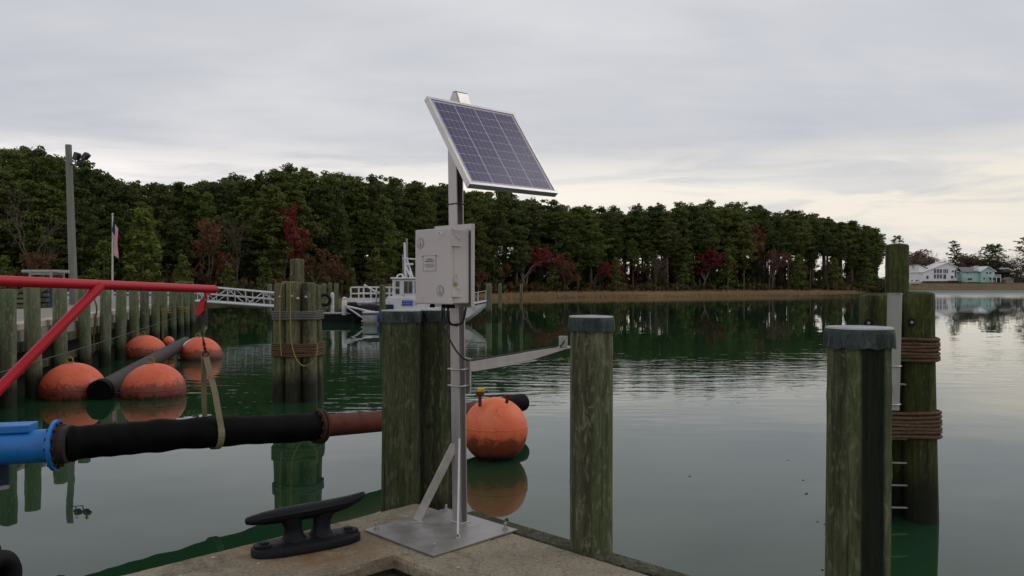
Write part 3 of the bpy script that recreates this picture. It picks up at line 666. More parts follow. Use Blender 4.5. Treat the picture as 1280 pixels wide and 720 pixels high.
def pile_mesh(rad, z0, z1, seed, n=18, rings=10, rough=.04, taper=.08, dome=.0):
    def jit(a, z):
        v = Vector((math.cos(a)*1.3+seed*7.1, math.sin(a)*1.3, z*.55))
        return 1+rough*mnoise.noise(v)*1.6+rough*.5*mnoise.noise(v*3.3)
    mb = MB(); prof = []
    for i in range(rings+1):
        f = i/rings; prof.append((rad*(1+taper*(1-f)-taper*.5), z0+(z1-z0)*f))
    prof.append((prof[-1][0]*.93, z1+.012+dome*.4)); prof.append((prof[-1][0]*.55, z1+.016+dome)); prof.append((.01, z1+.02+dome))
    mb.lathe(prof, n, jit=jit); return mb.mesh('pile', smooth=55)
pier_vars = [pile_mesh(.145, -1.2, 2.1, 10+i) for i in range(5)]
for v in pier_vars: v.materials.append(M['pier_pile'])
r = random.Random(4)
d = 10.6; k = 0
for d in [10.6, 12.4, 14.2, 15.5, 17.4, 19.5, 21.3, 23.2, 25.1, 26.8, 28.8, 30.5, 32.6, 35.0, 36.6, 38.4]:
    o = link_mesh(pier_vars[k % 5], 'pile', None, pier, (PX(d)+r.uniform(-.05, .05), d, r.uniform(-.03, .05)))
    o.rotation_euler = (r.gauss(0, .008), r.gauss(0, .012), r.uniform(0, 6)); k += 1
for i in range(1, 5):                          # return side towards the gangway
    p = Vector((PX(38.4), 38.4, 0)).lerp(Vector((-24, 63, 0)), i*.14)
    o = link_mesh(pier_vars[i], 'pile', None, pier, p)
a, b = Vector((PX(9), 9, .72))+PN*.17, Vector((PX(33), 33, .86))+PN*.17
mb = MB(); mb.tube([a.lerp(b, i/30)-UP*.05*math.sin(i/30*math.pi) for i in range(31)], .007, 6)
tag(mb.build('mooring_cable', M['rope_grey']), 'thin grey wire strung along the pier piles', 'cable')

# ================================================================== OBJECTS
# ------------------------------------------------------------------ capped mooring posts round the dock
def hi_pile(rad, z0, z1, seed, flats=0.):
    rq = random.Random(seed*13); cr_ = [(rq.uniform(0, 6.28), rq.uniform(.2, 1.2), rq.uniform(1.3, 2.1)) for _ in range(7)]; kn_ = [(rq.uniform(0, 6.28), rq.uniform(.7, 1.85)) for _ in range(7)]
    def jit(a, z):
        v = Vector((math.cos(a)*1.2+seed*5.3, math.sin(a)*1.2, z*.4))
        g = Vector((math.cos(a)*9+seed, math.sin(a)*9, z*.7))
        q = 1+.035*mnoise.noise(v)+.018*mnoise.noise(g)+.010*mnoise.noise(g*2.7)-flats*max(0, math.cos(3*a+seed))**6
        for ci, (ca_, z0_, z1_) in enumerate(cr_):                # drying cracks
            if z0_ < z < z1_:
                da = (a-ca_-.10*mnoise.noise(Vector((z*1.6, ci*3.1, seed)))+math.pi) % (2*math.pi)-math.pi
                q -= .055*math.exp(-(da/.035)**2)*min(1, 4*(z-z0_), 4*(z1_-z))
        for ka, kz in kn_:                                        # knots
            da = (a-ka+math.pi) % (2*math.pi)-math.pi; q += .05*math.exp(-(da/.2)**2-((z-kz)/.03)**2)-.06*math.exp(-(da/.08)**2-((z-kz)/.012)**2)
        return q
    mb = MB(); n = 70
    mb.lathe([(rad*(1.03-.06*i/n), z0+(z1-z0)*i/n) for i in range(n+1)]+[(.02, z1+.002)], 132, jit=jit)
    bd = [rq.uniform(-.012, .012) for _ in range(4)]
    mb.v = [(x+bd[0]*math.sin(z*1.7+bd[2]*90)*(2-z)*.5, y+bd[1]*math.sin(z*1.4+bd[3]*90)*(2-z)*.5, z) for x, y, z in mb.v]; return mb.mesh('pile', smooth=40)
def mooring_post(X, Y, rad, seed, label, mat, top=2.0, hcap=.085):
    o = thing('mooring_post', (X, Y, 0), label, 'post', 'capped posts round the dock')
    me = hi_pile(rad, -1.5, top-.012, seed, .05); link_mesh(me, 'pile', mat, o, (X, Y, 0))
    r = random.Random(seed); ph = [r.uniform(0, 6.28) for _ in range(4)]
    cor = sorted((i+r.uniform(-.38, .38))*2*math.pi/15 for i in range(15)); ch_r = [r.uniform(.015, .05) for _ in cor]
    def jit(a, z):
        k = min(1., (top-z)/hcap)
        a_ = (a-cor[0]) % (2*math.pi)+cor[0]; i = max(q for q in range(15) if cor[q] <= a_+1e-9); c0, c1 = cor[i], (cor[i+1] if i < 14 else cor[0]+2*math.pi); f = (a_-c0)/(c1-c0)
        crease = ch_r[i]*(1-f)+ch_r[(i+1) % 15]*f-.055*(1-abs(2*f-1))*(.4+.6*((i*7) % 5)/4)
        cq = Vector((math.cos(a), math.sin(a), 0)); fold = crease+.3*(.050*mnoise.noise(cq*2.6+Vector((seed*3.3, 0, 0)))+.035*mnoise.noise(cq*7+Vector((0, seed*2.1, 0)))+.012*mnoise.noise(cq*16))
        return 1+fold*max(0, k)**1.0
    mb = MB(); vs = []
    n = 120
    def ring(rr, z, low=0.):
        return [(X+math.cos(2*math.pi*j/n)*rr*jit(2*math.pi*j/n, z), Y+math.sin(2*math.pi*j/n)*rr*jit(2*math.pi*j/n, z), z-low*mnoise.noise(Vector((math.cos(2*math.pi*j/n)*4, math.sin(2*math.pi*j/n)*4, seed)))) for j in range(n)]
    rr = rad*1.035
    rings = [ring(rr*1.03, top-hcap, .012), ring(rr*1.035, top-hcap*.6), ring(rr*1.03, top-.02), ring(rr*1.005, top-.006), ring(rr*.985, top)]
    mb.loft([[Vector(p) for p in q] for q in rings], caps=False)
    cap = mb.build('cap', M['cap_side'], o, smooth=14)
    mb = MB(); q = ring(rr*1.0, top-.001); mb.loft([[Vector(p) for p in q], [Vector((X+(p[0]-X)*.97, Y+(p[1]-Y)*.97, top+.006)) for p in q], [Vector((X+(p[0]-X)*.4, Y+(p[1]-Y)*.4, top+.010)) for p in q]])
    mb.build('cap_top', M['cap_top'], cap, smooth=45)
    for k in range(5):
        a = k*1.26+ph[0]; c = Vector((X+math.cos(a)*rr*1.03, Y+math.sin(a)*rr*1.03, top-.03))
        mb = MB(); mb.lathe([(.004, 0), (.004, .002), (.001, .003)], 8, c, frame((math.cos(a), math.sin(a), 0))); mb.build('nail', M['cap_side'], cap)
    return o
mooring_post(-.83, 5.99, .145, 1, 'dark mossy capped post left of the panel mast', M['post_dark'])
mooring_post(-.575, 6.17, .142, 2, 'dark capped post half behind the panel mast', M['post_dark'])
mooring_post(.483, 4.87, .132, 3, 'grey green capped post alone right of the panel mast', M['post'])
mooring_post(1.575, 3.63, .140, 4, 'large near capped post at the lower right', M['post_wet'])

# ------------------------------------------------------------------ pile clusters
def hull(pts):
    pts = sorted(pts)
    def half(p):
        h = []
        for q in p:
            while len(h) > 1 and (h[-1][0]-h[-2][0])*(q[1]-h[-2][1])-(h[-1][1]-h[-2][1])*(q[0]-h[-2][0]) <= 0: h.pop()
            h.append(q)
        return h[:-1]
    return half(pts)+half(pts[::-1])
def wrap(o, circ, z, turns, rr, mat, slack=0.0):
    """turns of rope laid round the outline of the piles; circ(z) -> [(x, y, r)]"""
    r = random.Random(int(z*100)); mb = MB()
    for k in range(turns):
        zz = z+k*rr*1.95
        pts = [(x+(q+rr)*math.cos(i*.3), y+(q+rr)*math.sin(i*.3)) for x, y, q in circ(zz) for i in range(21)]
        h = hull(pts); out = []
        for i in range(len(h)):
            p, q = Vector(h[i]), Vector(h[(i+1) % len(h)]); n = max(1, int((q-p).length/.06))
            out += [p.lerp(q, j/n) for j in range(n)]
        dz = r.uniform(-.004, .004); ph = r.uniform(0, 6)
        mb.loop([(p.x, p.y, zz+dz+.012*math.sin(3*i/len(out)*6.28+ph)*.4) for i, p in enumerate(out)], rr*(1+.08*r.uniform(-1, 1)), 6)
    return mb.build('rope_wrap', mat, o, smooth=60)
def cluster(name, c, label, piles, king, mat, kmat, lean, rad, wraps):
    """piles: [(dx, dy, top)] ; king: (dx, dy, top, r)"""
    o = thing(name, (c[0], c[1], 0), label, 'pile cluster')
    pos = lambda p, z: (c[0]+p[0]*(1+lean*(2.2-z)), c[1]+p[1]*(1+lean*(2.2-z)))
    for i, p in enumerate(piles):
        def jit(a, z, s=i): 
            v = Vector((math.cos(a)*1.3+s*9.7, math.sin(a)*1.3, z*.5)); return 1+.07*mnoise.noise(v)+.03*mnoise.noise(v*3.1)
        mb = MB(); secs = []; n = 30
        for k in range(21):
            f = k/20; z = -1.4+(p[2]+1.4)*f; x, y = pos(p, z); rr = rad*(1.06-.1*f)
            secs.append([Vector((x+rr*jit(2*math.pi*j/n, z)*math.cos(2*math.pi*j/n), y+rr*jit(2*math.pi*j/n, z)*math.sin(2*math.pi*j/n), z)) for j in range(n)])
        for sh, dz in ((.94, .015), (.5, .03)):
            q = secs[20]; m = sum(q, Vector())/n; secs.append([m+(v-m)*sh+UP*dz for v in q])
        mb.loft(secs); x, y = pos(p, 0); mb.build('pile', mat, o, origin=(x, y, 0), smooth=50)
    if king:
        me = pile_mesh(king[3], -1.4, king[2], 77, 30, 16, .05, .1, .01); link_mesh(me, 'pile', kmat, o, (c[0]+king[0], c[1]+king[1], 0))
    for z, turns, rr, m in wraps:
        wrap(o, lambda zz: [(*pos(p, zz), rad*1.03) for p in piles], z, turns, rr, m)
    return o, pos
# left cluster, about 15 m out
cl = at(373, 440, 15.2)
left_c, lpos = cluster('pile_cluster', (cl.x, cl.y), 'cluster of lashed piles with one tall centre pile, by the gangway',
    [(-.27, -.16, 2.19), (-.02, -.27, 2.22), (.24, -.17, 2.2), (.27, .14, 2.16), (0, .27, 2.2), (-.26, .14, 2.2)], (-.02, 0, 2.65, .13), M['dolphin'], M['dolphin'], .055, .135,
    [(1.55, 5, .017, M['rope_grey']), (.86, 7, .019, M['rope_brown'])])
for k, (a, z) in enumerate(((-.26, 1.96), (-.02, 1.97), (.10, 1.93), (.22, 1.95))):
    mb = MB(); y = cl.y-.31 if abs(a) > .15 else cl.y-.42
    mb.lathe([(.028, 0), (.03, .012), (.016, .02), (.012, .045), (.004, .05)], 10, (cl.x+a, y+.02, z), frame((0, -1, 0))); mb.build('bolt', M['steel'], left_c, smooth=40)
# yellow rope hung on it: up over the left pile, then a loose bight
fx = lambda px, py, d: at(px, py, d)
dr = cl.y-.47
pts = [fx(352, 445, dr), fx(350, 420, dr-.01), fx(350, 385, dr), fx(351, 362, dr), fx(354, 353, dr+.03), fx(360, 353, dr+.12)]
pts2 = [fx(363, 352, dr+.05), fx(363, 400, dr-.03), fx(364, 425, dr-.03), fx(369, 446, dr-.05), fx(378, 457, dr-.06), fx(388, 455, dr-.05), fx(395, 446, dr-.03), fx(397, 430, dr)]
def smooth_path(p, n=6):
    out = []; p = [Vector(q) for q in p]
    for i in range(len(p)-1):
        a, b, c, d_ = p[max(i-1, 0)], p[i], p[i+1], p[min(i+2, len(p)-1)]
        for k in range(n):
            t = k/n; out.append(.5*((2*b)+(c-a)*t+(2*a-5*b+4*c-d_)*t*t+(3*b-a-3*c+d_)*t**3))
    return out+[p[-1]]
mb = MB(); mb.tube(smooth_path(pts), .013, 6); mb.tube(smooth_path(pts2), .012, 6)
tag(mb.build('mooring_rope', M['rope_yellow'], smooth=60), 'faded yellow rope looped over the left pile cluster', 'rope')
# right cluster, mossy, behind the near post
cr = Vector((3.62, 7.55, 0))
right_c, rpos = cluster('pile_cluster', (cr.x, cr.y), 'mossy lashed pile cluster with tall centre pile at the right',
    [(.165, -.09, 2.10), (-.20, -.03, 2.08), (.0, .22, 2.07)], (.075, .12, 2.56, .108), M['moss_pile'], M['moss_pile'], .09, .145,
    [(1.50, 7, .016, M['rope_brown']), (.80, 7, .018, M['rope_brown'])])
for px_, py_, dd in ((1085, 404, 7.375), (1139, 403, 7.33), (1153, 396, 7.33), (1161, 398, 7.40)):
    mb = MB(); c = at(px_, py_, dd+.02); mb.lathe([(.042, 0), (.042, .007), (.02, .008)], 16, c, frame((.1, -1, .05))); bw = mb.build('washer', M['black'], right_c, smooth=30); mb = MB(); mb.lathe([(.014, 0), (.014, .008), (.008, .009), (.008, .018), (.004, .02)], 10, c+Vector((0, -.006, 0)), frame((.1, -1, .05))); mb.build('bolt', M['pvc'], bw, smooth=30)
for py_ in (480, 548, 578, 606, 634):
    mb = MB(); a, b = at(1104 if py_ != 480 else 1124, py_, 7.42), at(1139, py_+1, 7.42); mb.tube([a+Vector((0, .2, 0)), a, b], .009, 6); mb.build('rung', M['pvc'], right_c, smooth=60)
pole = thing('pipe_pole', at(1117, 510, 7.02), 'pale grey pipe standing against the mossy pile cluster', 'pipe')
mb = MB(); a, b = at(1118.5, 368, 7.05), at(1115, 512, 7.02); mb.tube([b, a.lerp(b, .5), a], .060, 20); p_ = mb.build('pipe', M['pvc'], pole, smooth=50)
mb = MB(); mb.tube([a-UP*.002, a+UP*.012], [.064, .062], 20); mb.build('rim', M['pvc'], pole, smooth=50)
mb = MB(); q = a.lerp(b, .62); mb.ring(q, .066, .006, ID, 20, 6); q2 = a.lerp(b, .95); mb.ring(q2, .066, .006, ID, 20, 6); mb.build('clamp', M['steel'], pole, smooth=60)
mb = MB(); mb.tube(smooth_path([at(1165, 425, 7.42), at(1168, 455, 7.40), at(1167, 480, 7.40), at(1169, 508, 7.38)]), .010, 6)
tag(mb.build('mooring_rope', M['rope_yellow'], smooth=60), 'short yellow rope down the side of the mossy pile cluster', 'rope')

# ------------------------------------------------------------------ solar gauge station
MX = Vector((-.346, 5.32, DZ)); U = E1.copy(); W_ = E2.copy()                   # W_: out of the box front; U: out of the panel
st = thing('solar_station', (MX.x, MX.y, DZ), 'solar panel on an aluminium mast with a grey instrument box', 'solar station')
PT = .012
pc = Vector((-.46, 5.16, DZ+.004+PT/2))
mb = MB(); mb.box(pc, (.70, .70, PT), (U, W_, UP)); bp = mb.build('base_plate', M['plate'], st, bevel=.002)
zt = DZ+.004+PT
for a, b in ((-1, -1), (1, -1), (1, 1), (-1, 1)):
    c = pc+U*(a*.295)+W_*(b*.295); c.z = zt
    mb = MB(); mb.lathe([(.022, 0), (.022, .003), (.017, .004), (.017, .016), (.009, .017), (.009, .042), (.004, .045)], 6 if 0 else 12, c); mb.build('anchor_bolt', M['steel'], bp, smooth=30)
# I-beam mast, leaning a hair to the left
LEAN = Vector((-.035, .0, 2.86))
def mast_pt(z): return MX+LEAN*((z-DZ)/2.86)
def ibeam(mb, p0, p1, fw, dp, ft, wt):
    for off, sz in ((W_*(dp/2-ft/2), (fw, ft)), (W_*(-dp/2+ft/2), (fw, ft)), (Vector(), (wt, dp-2*ft))):
        q = []
        for p in (p0, p1):
            q.append([p+off+U*(x*sz[0]/2)+W_*(y*sz[1]/2) for x, y in ((-1, -1), (1, -1), (1, 1), (-1, 1))])
        mb.loft(q)
mb = MB(); ibeam(mb, mast_pt(zt), mast_pt(3.38), .080, .062, .008, .007); mast = mb.build('mast', M['alu'], st)
mb = MB(); c = mast_pt(zt+.004); mb.box(c, (.10, .082, .008), (U, W_, UP)); mb.build('weld_bead', M['alu_bright'], mast, bevel=.003)
# braces: one to the left, one towards the viewer
def brace(foot, top, thick_dir):
    ax = (top-foot).normalized(); side = ax.cross(thick_dir).normalized()
    mb = MB(); mb.box((foot+top)/2, ((top-foot).length, .055, .013), (ax, side, thick_dir)); b_ = mb.build('brace', M['alu_bright'], st, bevel=.002)
    mb = MB(); mb.box(Vector((foot.x, foot.y, zt+.004)), (.085 if abs(thick_dir.y) > .5 else .025, .025 if abs(thick_dir.y) > .5 else .085, .008)); mb.build('weld_bead', M['alu_bright'], b_, bevel=.003)
brace(Vector((-.632, 5.31, zt+.012)), Vector((-.382, 5.31, 1.13)), Vector((0, 1, 0)))
brace(Vector((-.338, 5.00, zt+.012)), Vector((-.345, 5.272, 1.175)), Vector((1, 0, 0)))
# back plate and box
BW, BH, BD = .354, .475, .16
fm = Vector((-.512, 5.155, 0)); bz = 2.2+(355-333)/1000*5.1          # front centre, mid height
bx_ = (U, UP, W_)
back = fm-W_*(BD+.012)
mb = MB(); mb.box(Vector((back.x, back.y, bz+.006))+U*.003, (BW+.016, BH+.065, .012), bx_); mb.box(Vector((back.x, back.y, bz+.006))+U*(.003+(BW+.016)/2-.004)-W_*.010, (.008, BH+.063, .03), bx_); bpl = mb.build('back_plate', M['alu'], st, bevel=.002)
mb = MB(); c = fm-W_*(BD/2+.012); mb.box((c.x, c.y, bz), (BW, BH, BD-.026), bx_); box = mb.build('enclosure', M['enclosure'], st, bevel=.010, seg=3)
mb = MB(); c = fm-W_*.012; mb.box((c.x, c.y, bz+.001), (BW+.010, BH+.010, .024), bx_); door = mb.build('door', M['enclosure'], box, bevel=.008, seg=3)
F = lambda u, v, w=0.0: Vector((fm.x, fm.y, bz))+U*u+UP*v+W_*w        # on the door face
for v in (.155, -.165):                                                 # latches on the right edge
    mb = MB(); mb.box(F(BW/2+.012, v, -.022), (.016, .060, .040), bx_); mb.box(F(BW/2+.013, v+.024, -.045), (.014, .012, .05), bx_); mb.box(F(BW/2+.013, v-.026, -.05), (.012, .010, .06), bx_); mb.build('latch', M['enclosure'], box, bevel=.003)
mb = MB(); mb.box(F(BW/2+.020, -.113, -.03), (.012, .026, .022), bx_); lock = mb.build('padlock', M['brass'], box, bevel=.004)
mb = MB(); p = F(BW/2+.020, -.100, -.03); mb.tube(smooth_path([p-W_*.009, p-W_*.009+UP*.03, p+UP*.042, p+W_*.009+UP*.03, p+W_*.009]), .0028, 6); mb.build('shackle', M['steel'], lock, smooth=60)
def decal(poly, u, v, w, mat, name, th=.0012):
    mb = MB(); mb.prism(poly, F(u, v, w), bx_, th); return mb.build(name, mat, box)
circ = lambda r_, n=28, sx=1.: [(r_*sx*math.cos(2*math.pi*i/n), r_*math.sin(2*math.pi*i/n)) for i in range(n)]
def seal(u, v):
    mb = MB(); z = .0012
    mb.prism(circ(.036), F(u, v, z), bx_, .0012, 1)
    mb.prism(circ(.0335), F(u, v, z+.0008), bx_, .001, 0)
    for i in range(30):
        a = 2*math.pi*i/30; mb.box(F(u+.0285*math.cos(a), v+.0285*math.sin(a), z+.0013), (.0028, .0042, .0012), (U*math.cos(a+1.57)+UP*math.sin(a+1.57), UP*math.cos(a+1.57)-U*math.sin(a+1.57), W_), 1)
    mb.prism(circ(.0235), F(u, v, z+.0011), bx_, .001, 1); mb.prism(circ(.0218), F(u, v, z+.0017), bx_, .001, 0)
    mb.prism([(-.012, -.016), (.012, -.016), (.010, -.010), (.0045, -.008), (.0035, .008), (.0045, .012), (0, .018), (-.0045, .012), (-.0035, .008), (-.0045, -.008), (-.010, -.010)], F(u, v, z+.0023), bx_, .001, 1)
    return mb.build('round_seal', [M['enclosure'], M['enc_mid']], box)
seal(-.122, .155); seal(.078, -.155)
# small placard: border, two corner tabs, rows of print too small to read
mb = MB(); pu, pv = -.030, .022
mb.box(F(pu, pv, .0012), (.135, .102, .0012), bx_, 0)
for du, dv, a, b in ((0, .049, .129, .0022), (0, -.049, .129, .0022), (.0635, 0, .0022, .1), (-.0635, 0, .0022, .1)): mb.box(F(pu+du, pv+dv, .0021), (a, b, .001), bx_, 1)
for s in (-1, 1): mb.box(F(pu+s*.070, pv+.046, .0022), (.016, .006, .001), bx_, 2)
rr_ = random.Random(6)
for row, (dv, wd, hh) in enumerate([(.026, .055, .0065), (.013, .085, .007), (-.006, .10, .0045), (-.016, .10, .004), (-.025, .075, .004)]):
    x = -wd/2
    while x < wd/2:
        k = rr_.uniform(.005, .012); mb.box(F(pu+x+k/2, pv+dv, .0021), (k*.78, hh, .001), bx_, 2 if row < 2 else 1); x += k
mb.build('placard', [M['enclosure'], M['enc_mid'], M['enc_dark']], box)
mb = MB(); mb.box(F(.078, .214, .0011), (.052, .015, .0012), bx_, 0); mb.box(F(.068, .214, .0019), (.010, .009, .001), bx_, 1); mb.build('sticker', [M['sticker'], M['enc_dark']], box)
for u in (-.10, .02, .06, .10):
    mb = MB(); p = Vector((fm.x, fm.y, bz-BH/2))+U*u-W_*.08; mb.lathe([(.014, -.03), (.018, -.028), (.018, -.012), (.013, -.01), (.013, .004)], 12, p); mb.build('cable_gland', M['black'], box, smooth=40)
# black cables looping under the box, one running down to the arm
bot = lambda u: Vector((fm.x, fm.y, bz-BH/2-.03))+U*u-W_*.08
jb = mast_pt(bz-BH/2-.12)
mb = MB(); mb.tube(smooth_path([bot(.06), bot(.06)-UP*.05, mast_pt(bz-BH/2-.14)+W_*.055, mast_pt(bz-BH/2-.13)+U*.075+W_*.03, mast_pt(bz-BH/2-.05)+U*.08, mast_pt(bz-.2)+U*.07-W_*.02]), .008, 8); mb.build('cable', M['cable'], st, smooth=60)
mb = MB(); mb.tube(smooth_path([bot(.02), bot(.02)-UP*.09, bot(.04)-UP*.14+W_*.02, mast_pt(1.93)+W_*.06-U*.03]), .006, 8); mb.build('cable', M['cable'], st, smooth=60)
aS = Vector((-.285, 5.372, 1.672)); aE = Vector((.425, 6.07, 1.722))
mb = MB(); mb.tube(smooth_path([bot(-.0), bot(0)-UP*.12, at(556, 412, 5.2), at(570, 438, 5.16), at(583, 450, 5.18), aS+UP*.03+Vector((.03, -.02, 0))]), .006, 8); mb.build('cable', M['cable'], st, smooth=60)
mb = MB(); mb.tube(smooth_path([mast_pt(z)+U*(.03+.012*math.sin(z*9))+W_*(.0+.008*math.cos(z*7)) for z in (2.60, 2.7, 2.8, 2.9, 3.0, 3.1)]), .007, 8); mb.build('cable', M['cable'], st, smooth=60)
for z in (2.73,):
    mb = MB(); c = mast_pt(z); mb.loop([c+U*(x*.043)+W_*(y*.035) for x, y in ((-1, -1), (1, -1), (1, 1), (-1, 1))], .004, 6); mb.build('cable_tie', M['cable'], st)
# solar panel
yaw, tilt = R(42), R(54)
pw, ph_ = .72, .715
wd_ = Vector((math.cos(yaw), math.sin(yaw), 0)); nh = Vector((math.sin(yaw), -math.cos(yaw), 0))
dn = nh*math.cos(tilt)-UP*math.sin(tilt); pn = wd_.cross(-dn).normalized()
if pn.y > 0: pn = -pn
pcn = at(617.2, 181.8, 5.0)
pax = (wd_, -dn, pn)
PP = lambda a, b, c=0.: pcn+wd_*a-dn*b+pn*c
mb = MB()
fwid, fd = .020, .038
for a, b, sx, sy in ((0, ph_/2-fwid/2, pw, fwid), (0, -ph_/2+fwid/2, pw, fwid), (pw/2-fwid/2, 0, fwid, ph_-2*fwid), (-pw/2+fwid/2, 0, fwid, ph_-2*fwid)): mb.box(PP(a, b, -fd/2), (sx, sy, fd), pax)
panel = mb.build('solar_panel', M['alu_bright'], st, bevel=.0015)
m_, t_, b_ = new_mat('white panel backsheet'); b_.inputs['Base Color'].default_value = (.36, .32, .41, 1); b_.inputs['Roughness'].default_value = .5; b_.inputs['Coat Weight'].default_value = .15; b_.inputs['Coat Roughness'].default_value = .2; M['sheet'] = m_
m_, t_, b_ = new_mat('blue silicon cell'); f_ = noise(t_, ocoord(t_), 60, 3, .6); t_.links.new(mix(t_, f_, (.030, .026, .090), (.042, .036, .12)), b_.inputs['Base Color']); b_.inputs['Roughness'].default_value = .4; b_.inputs['Specular IOR Level'].default_value = .3; b_.inputs['Coat Weight'].default_value = .12; b_.inputs['Coat Roughness'].default_value = .15; M['cell'] = m_
mb = MB(); mb.box(PP(0, 0, -.007), (pw-2*fwid-.001, ph_-2*fwid-.001, .004), pax); mb.build('backsheet', M['sheet'], panel)
iw, ih = pw-2*fwid-.03, ph_-2*fwid-.03
cw, ch = iw/4, ih/9
cell = MB(); sw = (cw-.006)/4
for q in range(4): cell.box((-(cw-.006)/2+sw*(q+.5), 0, 0), (sw-.0052, ch-.0060, .0012))
cme = cell.mesh('cell'); cme.materials.append(M['cell'])
rotm = Matrix((wd_, -dn, pn)).transposed().to_euler()
for i in range(4):
    for j in range(9):
        o = link_mesh(cme, 'cell', None, panel, PP(-iw/2+cw*(i+.5), -ih/2+ch*(j+.5), -.0042)); o.rotation_euler = rotm
# tilt bracket from mast top to the panel's back, its hood showing over the panel's top edge
mb = MB(); mt = mast_pt(3.42)
for s in (-.20, .20): mb.box(PP(s, 0, -fd-.012), (.04, ph_-.05, .022), pax)
mb.box(PP(0, .05, -fd-.036), (.5, .05, .024), pax); mb.build('panel_rail', M['alu'], panel, bevel=.002)
mb = MB(); c = mast_pt(3.30)
mb.prism([(-.04, -.12), (.08, -.12), (.13, .0), (.065, .155), (.03, .16), (-.03, .06)], c+W_*.044, (U, UP, W_), .010)
mb.prism([(-.04, -.12), (.08, -.12), (.13, .0), (.065, .155), (.03, .16), (-.03, .06)], c-W_*.044, (U, UP, W_), .010)
mb.box(c+UP*.162+U*.048, (.04, .098, .008), (U, W_, UP)); mb.box(c+UP*.078+U*.104, (.008, .098, .165), ((U+UP*.42).normalized(), W_, (UP-U*.42).normalized())); hood = mb.build('tilt_bracket', M['alu_bright'], st, bevel=.003)
mb = MB(); a_ = mast_pt(2.98)+U*.05; b_2 = PP(0, -.16, -fd-.02); mb.box((a_+b_2)/2, ((b_2-a_).length, .035, .012), ((b_2-a_).normalized(), W_, (b_2-a_).normalized().cross(W_))); mb.build('strut', M['alu'], st)
a_ = mast_pt(3.30)+U*.05; b_2 = PP(0, .10, -fd-.03); mb = MB(); mb.box((a_+b_2)/2, ((b_2-a_).length, .06, .03), ((b_2-a_).normalized(), W_, (b_2-a_).normalized().cross(W_))); mb.build('strut', M['alu'], st)
# sensor arm over the water
ad = (aE-aS).normalized(); an = ad.cross(UP).normalized(); au = an.cross(ad)
L_ = (aE-aS).length
mb = MB(); mb.prism([(0, -.062), (.62*L_, -.050), (.97*L_, -.012), (1.02*L_, -.012), (1.02*L_, 0), (0, 0)], aS+an*.003, (ad, au, ad.cross(au)), .008)
mb.box(aS+ad*(L_*.51)+au*.003+an*-.018, (L_*1.02, .050, .006), (ad, an, au)); mb.box(aS+ad*(L_*.31)-au*.056+an*.018, (L_*.62, .034, .005), ((ad+au*.021/.62/L_*.62*0).normalized(), an, au))
arm = mb.build('sensor_arm', M['alu'], st, bevel=.0015)
mb = MB(); mb.box(aS+ad*(L_*.945)+au*.046+Vector((0, -.02, 0)), (.066, .012, .090)); mb.build('sensor_plate', M['alu'], arm, bevel=.003)
mb = MB(); q = aS+ad*(L_*.94)+au*.09; mb.tube(smooth_path([q-au*.08-ad*.05+an*.02, q-au*.03+an*.024, q+au*.02+ad*.025+an*.02]), .005, 6); mb.tube(smooth_path([aS+au*.012+ad*.02, aS+ad*.3+au*.010-an*.02, aS+ad*.6+au*.013-an*.025, aS+ad*.9+au*.012-an*.02]), .0055, 6); mb.build('sensor_cable', M['cable'], arm, smooth=60)
cp = mast_pt(1.60)+Vector((.062, .02, 0))
mb = MB(); mb.box(cp+Vector((0, 0, -.01)), (.012, .075, .235), (Vector((.82, .57, 0)).normalized(), Vector((-.57, .82, 0)).normalized(), UP)); mb.build('clamp_plate', M['alu_bright'], arm, bevel=.002)
for z in (1.635, 1.525):
    c = mast_pt(z); mb = MB(); mb.loop([c+U*(x*.052)+W_*(y*.044) for x, y in ((-1, -1), (0, -1.03), (1, -1), (1.02, 0), (1, 1), (0, 1.03), (-1, 1), (-1.02, 0))], .0065, 8); mb.build('u_bolt', M['steel'], arm, smooth=60)

# ------------------------------------------------------------------ cast cleat on the dock
cc = Vector((-1.245, 4.86, DZ+.004)); ca = Vector((.835, .55, 0)).normalized(); cb = UP.cross(ca)
cleat = thing('dock_cleat', cc, 'black cast iron cleat on the concrete dock', 'cleat')
def oval(z, a, b, n=40, p=2.6): return [cc+ca*(a*math.copysign(abs(math.cos(2*math.pi*i/n))**(2/p), math.cos(2*math.pi*i/n)))+cb*(b*math.copysign(abs(math.sin(2*math.pi*i/n))**(2/p), math.sin(2*math.pi*i/n)))+UP*z for i in range(n)]
mb = MB(); mb.loft([oval(0, .335, .125), oval(.035, .335, .125), oval(.046, .325, .116), oval(.058, .24, .08), oval(.066, .19, .062)])
base = mb.build('base', M['cast'], cleat, smooth=50)
for s in (-1, 1):
    mb = MB(); mb.lathe([(.062, 0), (.062, .010), (.052, .016), (.03, .016), (.028, .026), (.012, .03)], 20, cc+ca*(s*.262)+UP*.048); mb.build('bolt_cover', M['cast'], base, smooth=40)
    mb = MB(); secs = []
    for z, a, b, sh in ((.05, .10, .085, .0), (.085, .070, .060, .002), (.125, .060, .052, .006), (.165, .072, .054, .014), (.20, .098, .056, .022)):
        secs.append([cc+ca*(s*(.082+sh)+a*.86*math.cos(2*math.pi*i/20))+cb*(b*math.sin(2*math.pi*i/20))+UP*z for i in range(20)])
    mb.loft(secs); mb.build('leg', M['cast'], cleat, smooth=60)
mb = MB(); secs = []
